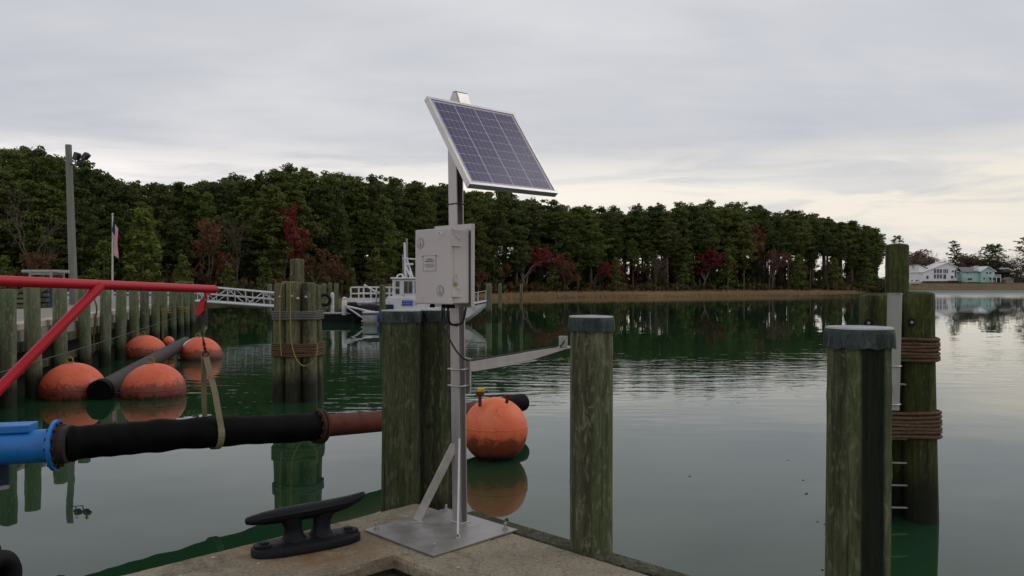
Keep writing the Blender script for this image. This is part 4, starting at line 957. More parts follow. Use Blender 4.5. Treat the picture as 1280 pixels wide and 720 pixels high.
for f, a, b, z in ((-1, .012, .012, .212), (-.985, .02, .018, .211), (-.9, .030, .025, .211), (-.7, .042, .034, .212), (-.4, .052, .040, .214), (0, .055, .042, .216), (.4, .052, .040, .220), (.7, .042, .034, .232), (.9, .030, .025, .250), (.985, .02, .018, .262), (1, .012, .012, .264)):
    secs.append([cc+ca*(f*.37)+cb*(a*1.12*math.cos(2*math.pi*i/18))+UP*(z+b*1.12*math.sin(2*math.pi*i/18)) for i in range(18)])
mb.loft(secs); mb.build('horn', M['cast'], cleat, smooth=70)
mb = MB()                                                             # ribs cast along the horn
mb.tube([cc+ca*(-.30)+cb*-.058+UP*.225, cc+cb*-.072+UP*.232, cc+ca*.28+cb*-.058+UP*.243], [.004, .008, .004], 6); mb.build('rib', M['cast'], cleat, smooth=60)

# ------------------------------------------------------------------ discharge line: blue pipe, black hose, rusty pipe
line = thing('discharge_pipe', at(75, 556, 7.4)*1, 'blue pipe joined to a sagging black hose and rusty pipe', 'pipe')
ha, hb = at(74, 556, 7.4), at(396, 533, 9.3)
ctr = [(78, 556, 7.4), (110, 552, 7.55), (150, 549, 7.75), (200, 544.5, 8.0), (250, 541, 8.28), (300, 538, 8.58), (350, 536, 8.95), (396, 533, 9.3)]
pts = smooth_path([at(*c) for c in ctr], 8)
r = random.Random(8)
mb = MB(); mb.tube(pts, [.158+.018*mnoise.noise(Vector((i*.23, 0, 1)))+(.012 if i < 5 else 0) for i in range(len(pts))], 28); hose = mb.build('hose', M['hose'], line, smooth=60)
bl0, bl1 = at(-90, 564, 7.15), at(71, 556.5, 7.34)
bl_dir = (bl1-bl0).normalized()
mb = MB(); mb.tube([bl0-bl_dir*2.2, bl0, bl1], .152, 32); blue = mb.build('blue_pipe', M['blue'], line, smooth=50)
def flange(c, axis, rad, th, mat, nb, name, parent, hole=None):
    fr = frame(axis); mb = MB(); mb.lathe([(rad*.72, -th), (rad, -th), (rad, th), (rad*.72, th)], 36, c, fr); f = mb.build(name, mat, parent, smooth=30)
    for i in range(nb):
        a = 2*math.pi*i/nb; p = Vector(c)+fr[0]*(rad*.86*math.cos(a))+fr[1]*(rad*.86*math.sin(a))
        mb = MB(); mb.lathe([(.016, -th-.022), (.016, -th), (.010, th), (.016, th+.001), (.016, th+.022)], 6, p, fr); mb.build('bolt', M['rust'], f)
    return f
flange(bl1, bl_dir, .232, .016, M['blue'], 14, 'flange', line)
ax0 = (pts[1]-pts[0]).normalized(); flange(bl1+bl_dir*.034, bl_dir, .190, .012, M['brown_pipe'], 0, 'flange', line)
mb = MB(); mb.tube([bl1+bl_dir*.04, bl1+bl_dir*.10], [.174, .166], 28); mb.build('collar', M['brown_pipe'], line, smooth=50)
mb = MB(); c = at(-20, 537.5, 7.25); mb.box(c+UP*.01, (.82, .24, .07), (bl_dir, UP.cross(bl_dir).normalized(), bl_dir.cross(UP.cross(bl_dir)).normalized())); mb.build('valve_box', M['blue'], line, bevel=.01)
lg = at(-14, 592, 7.26); mb = MB(); mb.box((lg.x-.1, lg.y, lg.z-.02), (.44, .22, .20)); mb.build('support_bracket', M['navy'], line, bevel=.01); mb = MB(); mb.tube([(lg.x-.55, lg.y, -1.2), (lg.x-.55, lg.y, lg.z)], .09, 16); mb.box((lg.x-.4, lg.y, lg.z-.02), (.5, .16, .12)); mb.build('support_leg', M['navy'], line, smooth=40); mb = MB(); mb.lathe([(.02, 0), (.05, .01), (.05, .03), (.02, .035)], 14, (lg.x+.15, lg.y-.03, lg.z-.14)); mb.build('pad', M['pvc'], line, smooth=40)
hd = (pts[-1]-pts[-3]).normalized()
f1 = flange(pts[-1], hd, .200, .016, M['rust'], 12, 'flange', line); flange(pts[-1]+hd*.05, hd, .200, .016, M['rust'], 0, 'flange', line)
rp = smooth_path([pts[-1]+hd*.04, at(480, 526, 10.0), at(530, 521, 10.5), at(575, 516, 11.1), at(612, 510, 11.7)], 5)
mb = MB(); mb.tube(rp, .130, 24); mb.build('rusty_pipe', M['rust_pipe'], line, smooth=50)
mb = MB(); ed = [rp[-1], at(640, 506, 12.05), at(652, 503, 12.3)]; mb.tube(smooth_path(ed, 3), .135, 24); mb.build('hose_end', M['hose'], line, smooth=50)

# ------------------------------------------------------------------ red davit with block, chain and sling
dav0, dav1 = Vector((-3.97, 4.96, 2.25)), at(268, 361.5, 8.38)
dd_ = (dav1-dav0).normalized()
fl = thing('work_float', (-5.2, 4.5, 0), 'low black work float at the lower left edge', 'float')
mb = MB(); fr = (Vector((dd_.x, dd_.y, 0)).normalized(), None, UP); fr = (fr[0], UP.cross(fr[0]), UP)
fc = Vector((-3.70, 5.88, .0))-fr[0]*1.6+fr[1]*1.15
mb.box(fc+UP*.02, (3.2, 2.2, .56), fr); mb.build('hull', M['black'], fl, bevel=.04)
mb = MB(); mb.box(fc+UP*.315, (3.1, 2.1, .03), fr); mb.build('deck', M['grey_paint'], fl)
for k in range(4):
    mb = MB(); c = fc+fr[0]*(1.45-k*.75)-fr[1]*1.18+UP*.08; mb.ring(c, .14, .07, (fr[0], UP, fr[1]), 24, 10); mb.build('tyre_fender', M['black'], fl, smooth=60)
crane = thing('davit_crane', (dav0.x, dav0.y, .33), 'red tubular davit arm with diagonal brace at the left', 'crane')
mb = MB(); mb.tube([dav0-dd_*.15, dav1], .041, 24); arm_ = mb.build('boom', M['red'], crane, smooth=50)
mb = MB(); mb.tube([dav1-dd_*.005, dav1+dd_*.012], [.043, .038], 24); mb.build('end_cap', M['red'], arm_, smooth=50)
tb = at(124, 359, 6.75); slope = (at(-2, 487, 5.86)-tb).normalized(); foot = tb+slope*2.55
q_ = (dav0.y-tb.y)/slope.y; foot = tb+slope*q_
mb = MB(); mb.tube([foot, tb+(tb-foot).normalized()*.02], .040, 24); mb.build('brace', M['red'], crane, smooth=50)
mb = MB(); mb.tube([Vector((dav0.x, dav0.y, .33)), Vector((dav0.x, dav0.y, 2.45))], .07, 24); mb.build('post', M['red'], crane, smooth=50)
mb = MB(); mb.lathe([(.2, 0), (.2, .02), (.09, .022), (.09, .05)], 24, (dav0.x, dav0.y, .331)); mb.build('foot_plate', M['red'], crane, smooth=30)
eye = at(259, 366, 8.25)
mb = MB(); mb.prism([(-.05, .06), (.06, .06), (.035, -.035), (-.01, -.05), (-.04, -.02)], eye+UP*-.01, (dd_, UP, dd_.cross(UP)), .02); mb.build('pad_eye', M['red'], arm_, bevel=.003)
sh = at(256.5, 371, 8.24); bk = at(252, 384, 8.24)
blk = thing('pulley_block', bk-UP*.1, 'small red pulley block hanging from the davit arm end', 'pulley')
tl = Vector((-.30, -.1, 1)).normalized(); tb_ = Vector((1, -.2, .3)).normalized(); tb_ = (tb_-tl*tb_.dot(tl)).normalized(); tn = tb_.cross(tl)
tl, tb_ = Vector((.30, .1, .95)).normalized(), Vector((.93, -.2, -.3)); tb_ = (tb_-tl*tb_.dot(tl)).normalized(); tn = tb_.cross(tl)
ov = [((.050 if math.sin(2*math.pi*i/24) < 0 else .036)*math.cos(2*math.pi*i/24), .092*math.sin(2*math.pi*i/24)) for i in range(24)]
for s in (-1, 1):
    mb = MB(); mb.prism(ov, bk+tn*(s*.022), (tb_, tl, tn), .010); mb.build('cheek', M['red'], blk, bevel=.002)
mb = MB(); mb.lathe([(.045, -.014), (.038, 0), (.045, .014)], 20, bk-tl*.02, (tb_, tl, tn)); mb.build('sheave', M['rust'], blk)
mb = MB(); mb.ring(bk+tl*.105, .028, .008, (tb_, tl, tn), 16, 6, sy=1.4); mb.ring(sh+UP*.015, .026, .007, (tn, tl, tb_), 16, 6, sy=1.3); mb.build('shackle', M['steel'], blk, smooth=60)
ch0 = bk-tl*.085; ch1 = at(257, 441, 8.26)
cho = thing('chain', ch0, 'thin rusty chain from the red block to the strap', 'chain'); cx_ = (ch1-ch0); nl = 15
for i in range(nl):
    p = ch0.lerp(ch1, (i+.5)/nl); l = cx_.length/nl; dv = cx_.normalized(); s1, s2, _ = frame(dv, (0, 1, 0)); s = s1 if i % 2 else s2
    mb = MB(); big_ = 1.5 if i > 9 else .8
    mb.ring(p, l*.5, .0055*big_, (dv, s, dv.cross(s)), 12, 5, sx=1.15, sy=.5*(1.3 if i > 9 else .8)); mb.build('link', M['rust'], cho, smooth=60)
# sling: two legs of webbing, round the hose
hp = at(268, 540, 8.40); hx = (at(300, 538, 8.58)-at(250, 541, 8.28)).normalized(); hn = UP.cross(hx).normalized()
if hn.y > 0: hn = -hn
RR = .178
topp = ch1-UP*.03
def band(path, wid, th, axw):
    mb = MB(); secs = []
    for i, p in enumerate(path):
        t = (path[min(i+1, len(path)-1)]-path[max(i-1, 0)]).normalized(); n_ = t.cross(axw).normalized(); a = axw
        secs.append([p+a*(wid/2)+n_*(th/2), p-a*(wid/2)+n_*(th/2), p-a*(wid/2)-n_*(th/2), p+a*(wid/2)-n_*(th/2)])
    mb.loft(secs); return mb
under = [hp+hn*(RR*math.cos(a))+UP*(RR*math.sin(a)) for a in [R(20)-R(220)*i/16 for i in range(17)]]
front = [topp+hx*.0, topp.lerp(under[0], .5)+hn*.01+hx*.012, under[0]]
sling = thing('lifting_sling', hp-UP*RR, 'tan webbing sling holding up the black hose', 'sling')
back_ = [under[-1]+hx*-.03, topp.lerp(under[-1], .5)-hx*.03, topp-hx*.02]
mb = band(front[:-1]+under[:1], .065, .006, hx); mb.build('strap', M['strap'], sling)
mb = band(under, .070, .006, hx); mb.build('strap', M['strap'], sling)
mb = band(back_, .055, .006, hx); mb.build('strap', M['strap'], sling)
mb = MB(); mb.ring(ch1-UP*.012, .03, .007, frame(hn), 14, 6); mb.build('shackle', M['rust'], sling, smooth=60)

# ------------------------------------------------------------------ buoys
def buoy(c, rad, cz, label, mat, seed, sq=.92, group='orange buoys along the pier', ring_=True, paint=None):
    o = thing('mooring_buoy', (c[0], c[1], 0), label, 'buoy', group)
    r = random.Random(seed); n = 40
    def jit(a, z): return 1+.012*mnoise.noise(Vector((math.cos(a)*2+seed, math.sin(a)*2, z*3)))
    prof = [(max(.01, rad*math.cos(R(t))), cz+rad*sq*math.sin(R(t))) for t in range(-90, 91, 6)]
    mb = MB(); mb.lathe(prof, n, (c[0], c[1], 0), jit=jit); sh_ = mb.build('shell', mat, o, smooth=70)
    mb = MB()
    for t in (8,): mb.ring((c[0], c[1], cz+rad*sq*math.sin(R(t))), rad*math.cos(R(t))-.004, .009, ID, 44, 6)
    mb.build('seam', mat, o, smooth=60)
    if ring_:
        p = Vector((c[0]-.1*rad, c[1], cz+rad*sq)); mb = MB(); mb.ring(p+UP*.05, .06, .016, (ID[0], UP, ID[1]), 16, 8); mb.box(p+UP*-.01, (.14, .1, .05)); mb.build('lifting_eye', M['rope_yellow'], o, smooth=60)
    return o
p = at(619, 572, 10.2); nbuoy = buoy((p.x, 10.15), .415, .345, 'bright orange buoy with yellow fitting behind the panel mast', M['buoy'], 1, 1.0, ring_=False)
q = at(600, 496, 9.92); mb = MB(); mb.tube([q-UP*.12, q+UP*.03], .022, 12); mb.lathe([(.03, 0), (.055, .005), (.055, .045), (.03, .05)], 12, q+UP*.02); nb1 = mb.build('post_fitting', M['rust_pipe'], nbuoy, smooth=40)
mb = MB(); mb.box(q+UP*.085+Vector((.012, 0, 0)), (.085, .06, .05)); mb.build('yellow_block', M['yellow'], nb1, bevel=.008)
q = at(635, 498, 9.9); mb = MB(); mb.tube([q-UP*.06-Vector((.02, 0, 0)), q+UP*.01, q+UP*.03+Vector((.01, 0, 0))], .022, 10); mb.ring(q+UP*.012, .030, .010, frame((.3, -1, 0)), 14, 6); mb.build('lifting_eye', M['rust_pipe'], nbuoy, smooth=60)
for i, (px_, d_, rad, cz, lab) in enumerate([(91, 15.6, .60, .10, 'leftmost orange buoy beside the open pipe end'), (192, 15.7, .60, .08, 'orange buoy right of the open pipe end'), (181, 24.0, .62, .08, 'faded orange buoy against the pier piles'), (250, 23.5, .62, .06, 'orange buoy with a white stripe below the red block')]):
    buoy(((px_-640)/1000*d_, d_), rad, cz, lab, M['buoy_far'], 20+i, .94)
p = at(211, 424, 25.5); buoy((p.x, 25.5), .17, .36, 'small orange ball float by the pier', M['buoy_far'], 33, 1., ring_=False)
mb = MB(); X0, Y0 = (250-640)/1000*23.5, 23.5
secs = []
for k in range(13):
    a = R(-2+k*7.2); rr = .625
    cxy = lambda th: Vector((X0+rr*math.cos(a)*math.sin(th), Y0-rr*math.cos(a)*math.cos(th), .06+rr*.94*math.sin(a)+.004))
    secs.append([cxy(R(-52)), cxy(R(-38))])
vs = [p for s in secs for p in s]; mb.add(vs, [(2*i, 2*i+1, 2*i+3, 2*i+2) for i in range(12)]); mb.build('white_stripe', M['sticker'], [o for o in col.objects if o.get('label', '').startswith('orange buoy with a white')][0])
fp = thing('dredge_pipe', at(170, 470, 17), 'dark brown floating pipe with an open end between the buoys', 'pipe')
a_, b_3 = at(124, 490, 15.2), at(232, 428, 24.5)
a_.z = .16; b_3.z = .42
mb = MB(); ax = (b_3-a_).normalized(); mb.lathe([(.165, .0), (.185, .0), (.185, .02), (.165, (b_3-a_).length), (.02, (b_3-a_).length+.01)], 24, a_, frame(ax)); mb.f = mb.f; mb.build('pipe', M['brown_pipe'], fp, smooth=50)
mb = MB(); mb.lathe([(.19, -.02), (.215, -.02), (.215, .25), (.19, .25)], 24, a_-ax*.02, frame(ax)); mb.build('end_sleeve', M['hose'], fp, smooth=50)
mb = MB(); mb.lathe([(.168, -.004), (.02, -.003)], 24, a_-ax*.03, frame(ax)); mb.build('dark_bore_disc', M['black'], fp)  # flat black disc, the pipe's dark inside put into its colour
# float keel beam between the two near buoys
mb = MB(); a_ = at(60, 493, 15.5); b_3 = at(225, 493, 15.65); mb.box(((a_+b_3)/2).xy.to_3d()+UP*.04, ((b_3-a_).length, .12, .10), ((b_3-a_).xy.to_3d().normalized(), UP.cross((b_3-a_).xy.to_3d().normalized()), UP)); mb.build('tie_bar', M['rust'], fp)

# ------------------------------------------------------------------ work boat moored behind the mast, bow to the right
BY = 45.0
bx0, bx1 = (438-640)/1000*BY, (607-640)/1000*BY       # stern, stem
boat = thing('work_boat', ((bx0+bx1)/2, BY, 0), 'white work boat with cabin and outboard, moored behind the mast', 'boat')
BL = bx1-bx0
def hull_sec(f):
    x = bx0+.9+(BL-.9)*f
    hw = 1.25*(1-max(0, (f-.5)/.5)**2.2); keel = -.35+1.25*max(0, (f-.66)/.34)**1.7; sheer = .66+.62*f**2
    hw = max(.03, hw); rake = .55*max(0, f-.6)
    return [Vector((x+rake*(z-keel)/1.2, BY+y*hw, z)) for y, z in ((0, keel), (.62, keel+.18), (.92, max(.22, keel+.22)), (1, sheer), (.93, sheer+.03), (.86, sheer-.06), (-.86, sheer-.06), (-.93, sheer+.03), (-1, sheer), (-.92, max(.22, keel+.22)), (-.62, keel+.18))]
mb = MB(); mb.loft([hull_sec(k/14) for k in range(15)]); mb.build('hull', M['white'], boat, smooth=40)
mb = MB()
for s in (-1, 1): mb.tube([Vector(((p[3 if s > 0 else 8]).x, (p[3 if s > 0 else 8]).y+s*.01, (p[3]).z-.10)) for p in (hull_sec(k/14) for k in range(15))], .035, 6)
mb.build('rub_rail', M['black'], boat, smooth=60)
wl = lambda px_, py_, off=0.: at(px_, py_, BY+off)
# cabin block and pilothouse
c0, c1 = wl(484, 384), wl(566, 345)
mb = MB(); mb.prism([(wl(484, 386).x, .6), (wl(572, 386).x, .6), (wl(560, 371).x, 1.45), (wl(486, 371).x, 1.5)], (0, BY, 0), (ID[0], UP, -ID[1]), 1.9); cab = mb.build('cabin', M['white'], boat, bevel=.05)
mb = MB(); mb.prism([(wl(493, 371).x, 1.42), (wl(553, 371).x, 1.42), (wl(548, 349).x, 2.46), (wl(493, 349).x, 2.46)], (0, BY, 0), (ID[0], UP, -ID[1]), 1.7); ph2 = mb.build('pilothouse', M['white'], boat, bevel=.05)
mb = MB(); a, b = wl(491, 347.5), wl(553, 347.5); mb.box(((a.x+b.x)/2, BY, 2.52), (b.x-a.x, 1.95, .10)); mb.build('roof', M['white'], boat, bevel=.03)
for x0, x1, y0, y1 in ((495, 499, 352, 358), (495, 499, 361, 367), (505.5, 509.5, 352, 366), (511, 515, 352, 366), (519, 529, 352, 366), (532, 544, 352, 366)):
    a, b = wl(x0, y1, -.86), wl(x1, y0, -.86); mb = MB(); mb.box(((a.x+b.x)/2, BY-.862, (a.z+b.z)/2), (b.x-a.x+.06, .03, b.z-a.z+.06)); wf = mb.build('window', M['grey_paint'], ph2)
    mb = MB(); mb.box(((a.x+b.x)/2, BY-.872, (a.z+b.z)/2), (b.x-a.x, .03, b.z-a.z)); mb.build('pane', M['glass'], wf)
a, b = wl(502.5, 382.5, -.97), wl(515.5, 375.5, -.97); mb = MB(); mb.box(((a.x+b.x)/2, BY-.965, (a.z+b.z)/2), (b.x-a.x, .03, b.z-a.z)); sg = mb.build('sign', M['sign_blue'], cab)
mb = MB(); r = random.Random(3)
for row in range(3):
    x = a.x+.05
    while x < b.x-.08:
        k = r.uniform(.03, .07); mb.box((x+k/2, BY-.982, b.z-.07-row*.10), (k*.8, .006, .035)); x += k
mb.build('sign_print', pmat('pale sign print', (.25, .3, .55), (.3, .35, .6), .6, bmp=0), sg)
mb = MB(); mb.box((wl(490, 380).x, BY-.962, wl(490, 380).z), (.55, .03, .55)); mb.build('hatch', M['white'], cab, bevel=.02)
# mast arch, aerials, ladder-like frame
mb = MB()
p0, p1 = wl(507, 347, 0), wl(505.5, 303, 0)
mb.tube([p0, p1], .06, 8); mb.tube([wl(516, 347), wl(508, 322)], .05, 8); mb.tube([wl(503.5, 323), wl(520, 324)], .04, 8); mb.tube([wl(513, 347), wl(513, 336)], .05, 8)
mb.tube([wl(513, 345), wl(506, 331)], .06, 8); mb.box(wl(511, 330), (.5, .12, .10)); mb.build('mast', M['white'], boat, smooth=60)
mb = MB(); mb.tube([wl(504.5, 347, .3), wl(503.5, 318, .3)], .05, 6); mb.tube([wl(508.5, 347, .4), wl(508.5, 298, .4)], .06, 6); mb.build('aerial', M['grey_paint'], boat, smooth=60)
mb = MB(); mb.tube(smooth_path([wl(496, 347, -.4), wl(497.5, 344, -.4), wl(502, 343, -.4), wl(504, 347, -.4)]), .05, 6); mb.build('roof_rail', M['white'], boat, smooth=60)
# aft deck: rails, engine well, outboard
mb = MB()
for y in (-1., 1.):
    mb.tube([wl(434, 383, y), wl(470, 391, y)], .055, 8); mb.tube([wl(434, 384, y), wl(456, 399, y)], .05, 8); mb.tube([wl(452, 402, y), wl(468, 389, y)], .045, 8); mb.tube([wl(434, 383, y), wl(431, 381, y)], .05, 8)
mb.build('stern_rail', M['white'], boat, smooth=60)
mb = MB()
for y in (-.45, .45):
    c = wl(441, 389, y); mb.loft([[Vector((c.x+a*s, c.y+b*s, c.z+z)) for a, b in ((-.30, -.2), (.26, -.2), (.30, 0), (.26, .2), (-.30, .2), (-.36, 0))] for z, s in ((-.1, .8), (.05, 1.), (.38, .95), (.48, .6))]); mb.loft([[Vector((c.x+.02+a*s, c.y+b*s, c.z+z)) for a, b in ((-.14, -.09), (.14, -.09), (.14, .09), (-.14, .09))] for z, s in ((-1.1, .7), (-.1, 1.)) ])
mb.build('outboard', M['black'], boat, smooth=35)
mb = MB(); c = wl(460, 388); mb.box((c.x, BY, c.z-.15), (1.1, 1.3, .5)); mb.loft([[Vector((c.x+.25+a*s, BY+b*s, c.z+z)) for a, b in ((-.5, -.6), (.5, -.6), (.5, .6), (-.5, .6))] for z, s in ((.1, 1), (.28, .9), (.34, .5))]); mb.build('deck_gear', M['canvas'], boat, bevel=.04)
r = random.Random(31)
for k in range(7):
    mb = MB(); q = wl(r.uniform(452, 486), r.uniform(383, 389), r.uniform(-.9, .5)); mb.box(q, (r.uniform(.25, .6), .4, r.uniform(.15, .45))); mb.build('deck_box', [M['canvas'], M['grey_paint'], M['pvc'], M['navy']][k % 4], boat, bevel=.03)
mb = MB()
for k in range(3): mb.tube([wl(470+k*6, 386, -.9), wl(472+k*5, 360, -.6)], .018, 5)
mb.build('fishing_rod', M['cable'], boat)
for k in range(3):
    mb = MB(); q = wl(474+k*9, 397, -1.35); mb.lathe([(.03, -.28), (.10, -.22), (.11, 0), (.10, .2), (.03, .26), (.015, .5)], 12, q); mb.build('fender', M['black'] if k % 2 else M['sign_blue'], boat, smooth=50)
mb = MB(); mb.box(wl(457, 377.5), (.85, .7, .10)); mb.tube([wl(450, 379), wl(452, 386)], .03, 6); mb.tube([wl(463, 379), wl(462, 386)], .03, 6); mb.build('seat', M['white'], boat, bevel=.02)
mb = MB()
for y in (-1, 1):
    pts_ = [hull_sec(f)[3 if y > 0 else 8]+UP*.55 for f in (.62, .72, .82, .92, .99)]
    mb.tube(pts_, .022, 6)
    for p in pts_: mb.tube([p-UP*.55, p], .02, 6)
mb.build('bow_rail', M['steel'], boat, smooth=60)
# platform with rails behind the stern
wp = thing('deck_barge', wl(450, 386, 3), 'grey deck barge with white railings behind the boat stern', 'barge')
a, b = at(436, 378, 48.2), at(476, 378, 48.2)
mb = MB(); mb.prism([(a.x, -.3), (b.x+1.2, -.3), (b.x+1.2, 1.12), (a.x+.15, 1.12), (a.x, .5)], (0, 49.6, 0), (ID[0], UP, -ID[1]), 2.6); mb.build('hull', M['grey_paint'], wp, bevel=.03)
mb = MB(); mb.box(((a.x+b.x)/2+.3, 48.28, 1.24), (b.x-a.x+1.0, .06, .24)); mb.build('coaming', M['white'], wp)
for yy in (48.3, 50.8):
    mb = MB()
    for z in (1.62, 2.0): mb.tube([(a.x+.1, yy, z), (b.x+.6, yy, z)], .05, 6)
    for k in range(4): mb.tube([(a.x+.1+k*(b.x-a.x+.4)/3, yy, 1.1), (a.x+.1+k*(b.x-a.x+.4)/3, yy, 2.0)], .05, 6)
    mb.build('railing', M['white'], wp, smooth=60)
mb = MB(); mb.tube([at(455, 356, 47.5), at(468, 364, 47.5), at(474, 366, 47.5)], .06, 6); mb.build('boathook', M['white'], wp, smooth=60)

# ------------------------------------------------------------------ gangway, floating dock and guide piles
gw = thing('gangway', at(262, 380, 40.5), 'aluminium truss gangway sloping down from the pier end', 'gangway')
g0t, g1t = at(236, 357, 39.5), at(350, 367, 43); g0b, g1b = at(236, 376, 39.5), at(352, 384, 43)
side = Vector((0, 1.1, 0))
for s in (0, 1):
    mb = MB(); o_ = side*s
    mb.tube([g0t+o_, g1t+o_], .035, 8); mb.tube([g0b+o_, g1b+o_], .06, 8)
    m0, m1 = g0t.lerp(g0b, .48), g1t.lerp(g1b, .48); mb.tube([m0+o_, m1+o_], .028, 6)
    nn = 5
    for k in range(nn+1): mb.tube([g0t.lerp(g1t, k/nn)+o_, g0b.lerp(g1b, k/nn)+o_], .03 if s == 0 else .02, 6)
    for k in range(nn):
        p, q = (g0b.lerp(g1b, k/nn), g0t.lerp(g1t, (k+1)/nn)) if k % 2 else (g0t.lerp(g1t, k/nn), g0b.lerp(g1b, (k+1)/nn))
        mb.tube([p+o_, q+o_], .028 if s == 0 else .018, 6)
    if s == 0:
        e = g1t; mb.tube(smooth_path([e, e+Vector((.35, .03, -.02)), e+Vector((.5, .04, -.25)), e+Vector((.35, .04, -.55)), g1b+Vector((.1, 0, .1))]), .04, 8)
    mb.build('side_truss', M['gangway'], gw, smooth=60)
mb = MB(); n_ = 28
for k in range(n_):
    p = g0b.lerp(g1b, (k+.5)/n_)+side/2; mb.box(p+UP*.02, ((g1b-g0b).length/n_*.9, 1.0, .04), ((g1b-g0b).normalized(), ID[1], UP))
mb.build('walkway', M['gangway'], gw)
gr = thing('end_frame', at(240, 376, 39.2), 'pale timber frame standing at the pier end', 'frame')
mb = MB(); mb.tube([at(240.5, 376, 39.2), at(240.5, 352, 39.2)], .06, 6); mb.tube([at(222, 376, 38.9), at(222, 353, 38.9)], .05, 6); mb.build('upright', M['pier_pile'], gr)
mb = MB(); mb.box((at(240, 352.5, 39.2)+at(220, 353, 38.9))/2, (.85, .1, .1)); mb.build('crossbar', M['pier_pile'], gr)
fd_ = thing('floating_dock', at(420, 392, 46), 'low black floating dock left of the boat', 'dock')
a, b = at(392, 388, 46), at(440, 388, 46)
mb = MB(); mb.box(((a.x+b.x)/2, 47, .18), (b.x-a.x+1.6, 2.0, .56)); mb.build('float', M['black'], fd_, bevel=.03)
for k in range(15):
    mb = MB() if k == 0 else mb
    if k == 0: mb.box((0, 0, 0), (.24, 2.1, .05)); pk = mb.mesh('plank', bevel=.005); pk.materials.append(M['grey_paint'])
    link_mesh(pk, 'plank', None, fd_, (a.x-.7+k*.262, 47, .49))
def thin_pile(px_, ytop, d_, rad, label, mat='pier_pile', group=None):
    z = at(px_, ytop, d_).z; me = pile_mesh(rad, -1.2, z, px_*.37, 14, 8, .05, .05, .02)
    o = link_mesh(me, 'mooring_pile', M[mat], None, ((px_-640)/1000*d_, d_, 0)); tag(o, label, 'pile', group)
thin_pile(404.5, 355, 48.6, .16, 'leftmost of the three piles behind the floating dock')
thin_pile(412.5, 354, 48.9, .12, 'thin middle pile of the three behind the floating dock')
thin_pile(420.5, 355, 48.3, .14, 'rightmost of the three piles behind the floating dock')
thin_pile(478, 357, 42.0, .17, 'dark pile rising beside the boat stern', 'dolphin')
thin_pile(487, 356, 49.5, .12, 'thin pile behind the boat cabin', 'dolphin')
thin_pile(611, 355, 54.0, .21, 'pale green pile right of the boat bow')
thin_pile(625, 355, 56.0, .13, 'thin pale pile second from the boat bow')
thin_pile(651.5, 355.5, 52.0, .10, 'slender dark pile standing alone in the water', 'dolphin')
thin_pile(337, 356, 46.0, .13, 'thin pile at the lower end of the gangway')
fend = thing('dock_fender', at(430.5, 393, 45.0), 'white rope wrapped post at the boat stern', 'fender')
mb = MB(); z0 = at(430.5, 394, 45).z; mb.lathe([(.13, 0), (.15, .05), (.15, .75), (.13, .8), (.10, .85), (.13, .9), (.12, .98), (.03, 1.02)], 16, (at(430.5, 393, 45).x, 45, z0)); mb.build('post', M['white'], fend, smooth=40)
mb = MB(); p = at(415.5, 392, 46.4); zz = [0, .15, .3, .45, .6, .75, .9, 1.05, 1.2]
mb.lathe([(.09+.03*(k % 2), .45+z) for k, z in enumerate(zz)]+[(.03, 1.72)], 12, (p.x, 46.4, 0)); tag(mb.build('dock_fender', M['white'], smooth=50), 'white bobbled pole on the floating dock', 'fender')
tr = thing('tyre', at(405.5, 380, 46.1), 'black tyre leaning on the floating dock piles', 'tyre'); c = at(406, 375, 46.2)
mb = MB(); mb.ring(c, .30, .09, (ID[0], UP, -ID[1]), 24, 10); mb.build('tread', M['black'], tr, smooth=60)

# ------------------------------------------------------------------ things on the pier
M['fl'] = pmat('dark lamp housing', (.05, .05, .05), (.08, .08, .08), .6)
lp = thing('light_pole', at(92, 376, 35), 'tall wooden pole with two floodlights on the pier', 'light pole')
lb, lt = at(92.5, 376, 35), at(85.5, 181, 35)
lb.z = 1.29
mb = MB(); mb.tube([lb.lerp(lt, k/10) for k in range(11)], [.175-.045*k/10 for k in range(11)], 16); mb.build('pole', pmat('grey pole wood', (.15, .155, .13), (.20, .205, .175), .85, 0, 5, (1, 1, .15), .3), lp, smooth=50)
mb = MB(); a, b = at(88, 205.5, 34.8), at(103, 206.5, 34.8); mb.tube([a, b], .03, 6); mb.tube([at(94, 206, 34.8), at(94, 199, 34.8)], .025, 6); mb.tube([at(102.5, 206, 34.8), at(103, 199, 34.8)], .025, 6); arm_l = mb.build('crossarm', M['navy'], lp, smooth=60)
for px_, tilt_ in ((96, .25), (107, .75)):
    c = at(px_, 195.5, 34.7); u = Vector((math.sin(tilt_), 0, math.cos(tilt_))); v = Vector((u.z, 0, -u.x))
    mb = MB(); mb.loft([[c+u*z+v*(x*s)+Vector((0, y*s, 0)) for x, y in ((-.09, -.16), (.09, -.16), (.09, .16), (-.09, .16))] for z, s in ((-.17, .7), (-.1, 1), (.14, 1), (.17, .85))]); fl_ = mb.build('floodlight', M['fl'], arm_l, bevel=.015)
    mb = MB(); mb.box(c+v*.094, (.012, .26, .20), (v, ID[1], u)); mb.build('lens', M['glass'], fl_)
fpole = thing('flagpole', at(140, 376, 41), 'thin grey flagpole on the pier', 'flagpole')
a, b = at(140.5, 376, 41), at(140.8, 269, 41); a.z = 1.29
mb = MB(); mb.tube([a, b], [.05, .035], 10); mb.build('pole', M['gangway'], fpole, smooth=50)
mb = MB(); mb.lathe([(.01, -.06), (.05, -.03), (.06, 0), (.05, .03), (.01, .06)], 12, b+UP*.05); mb.build('finial', M['gangway'], fpole, smooth=60)
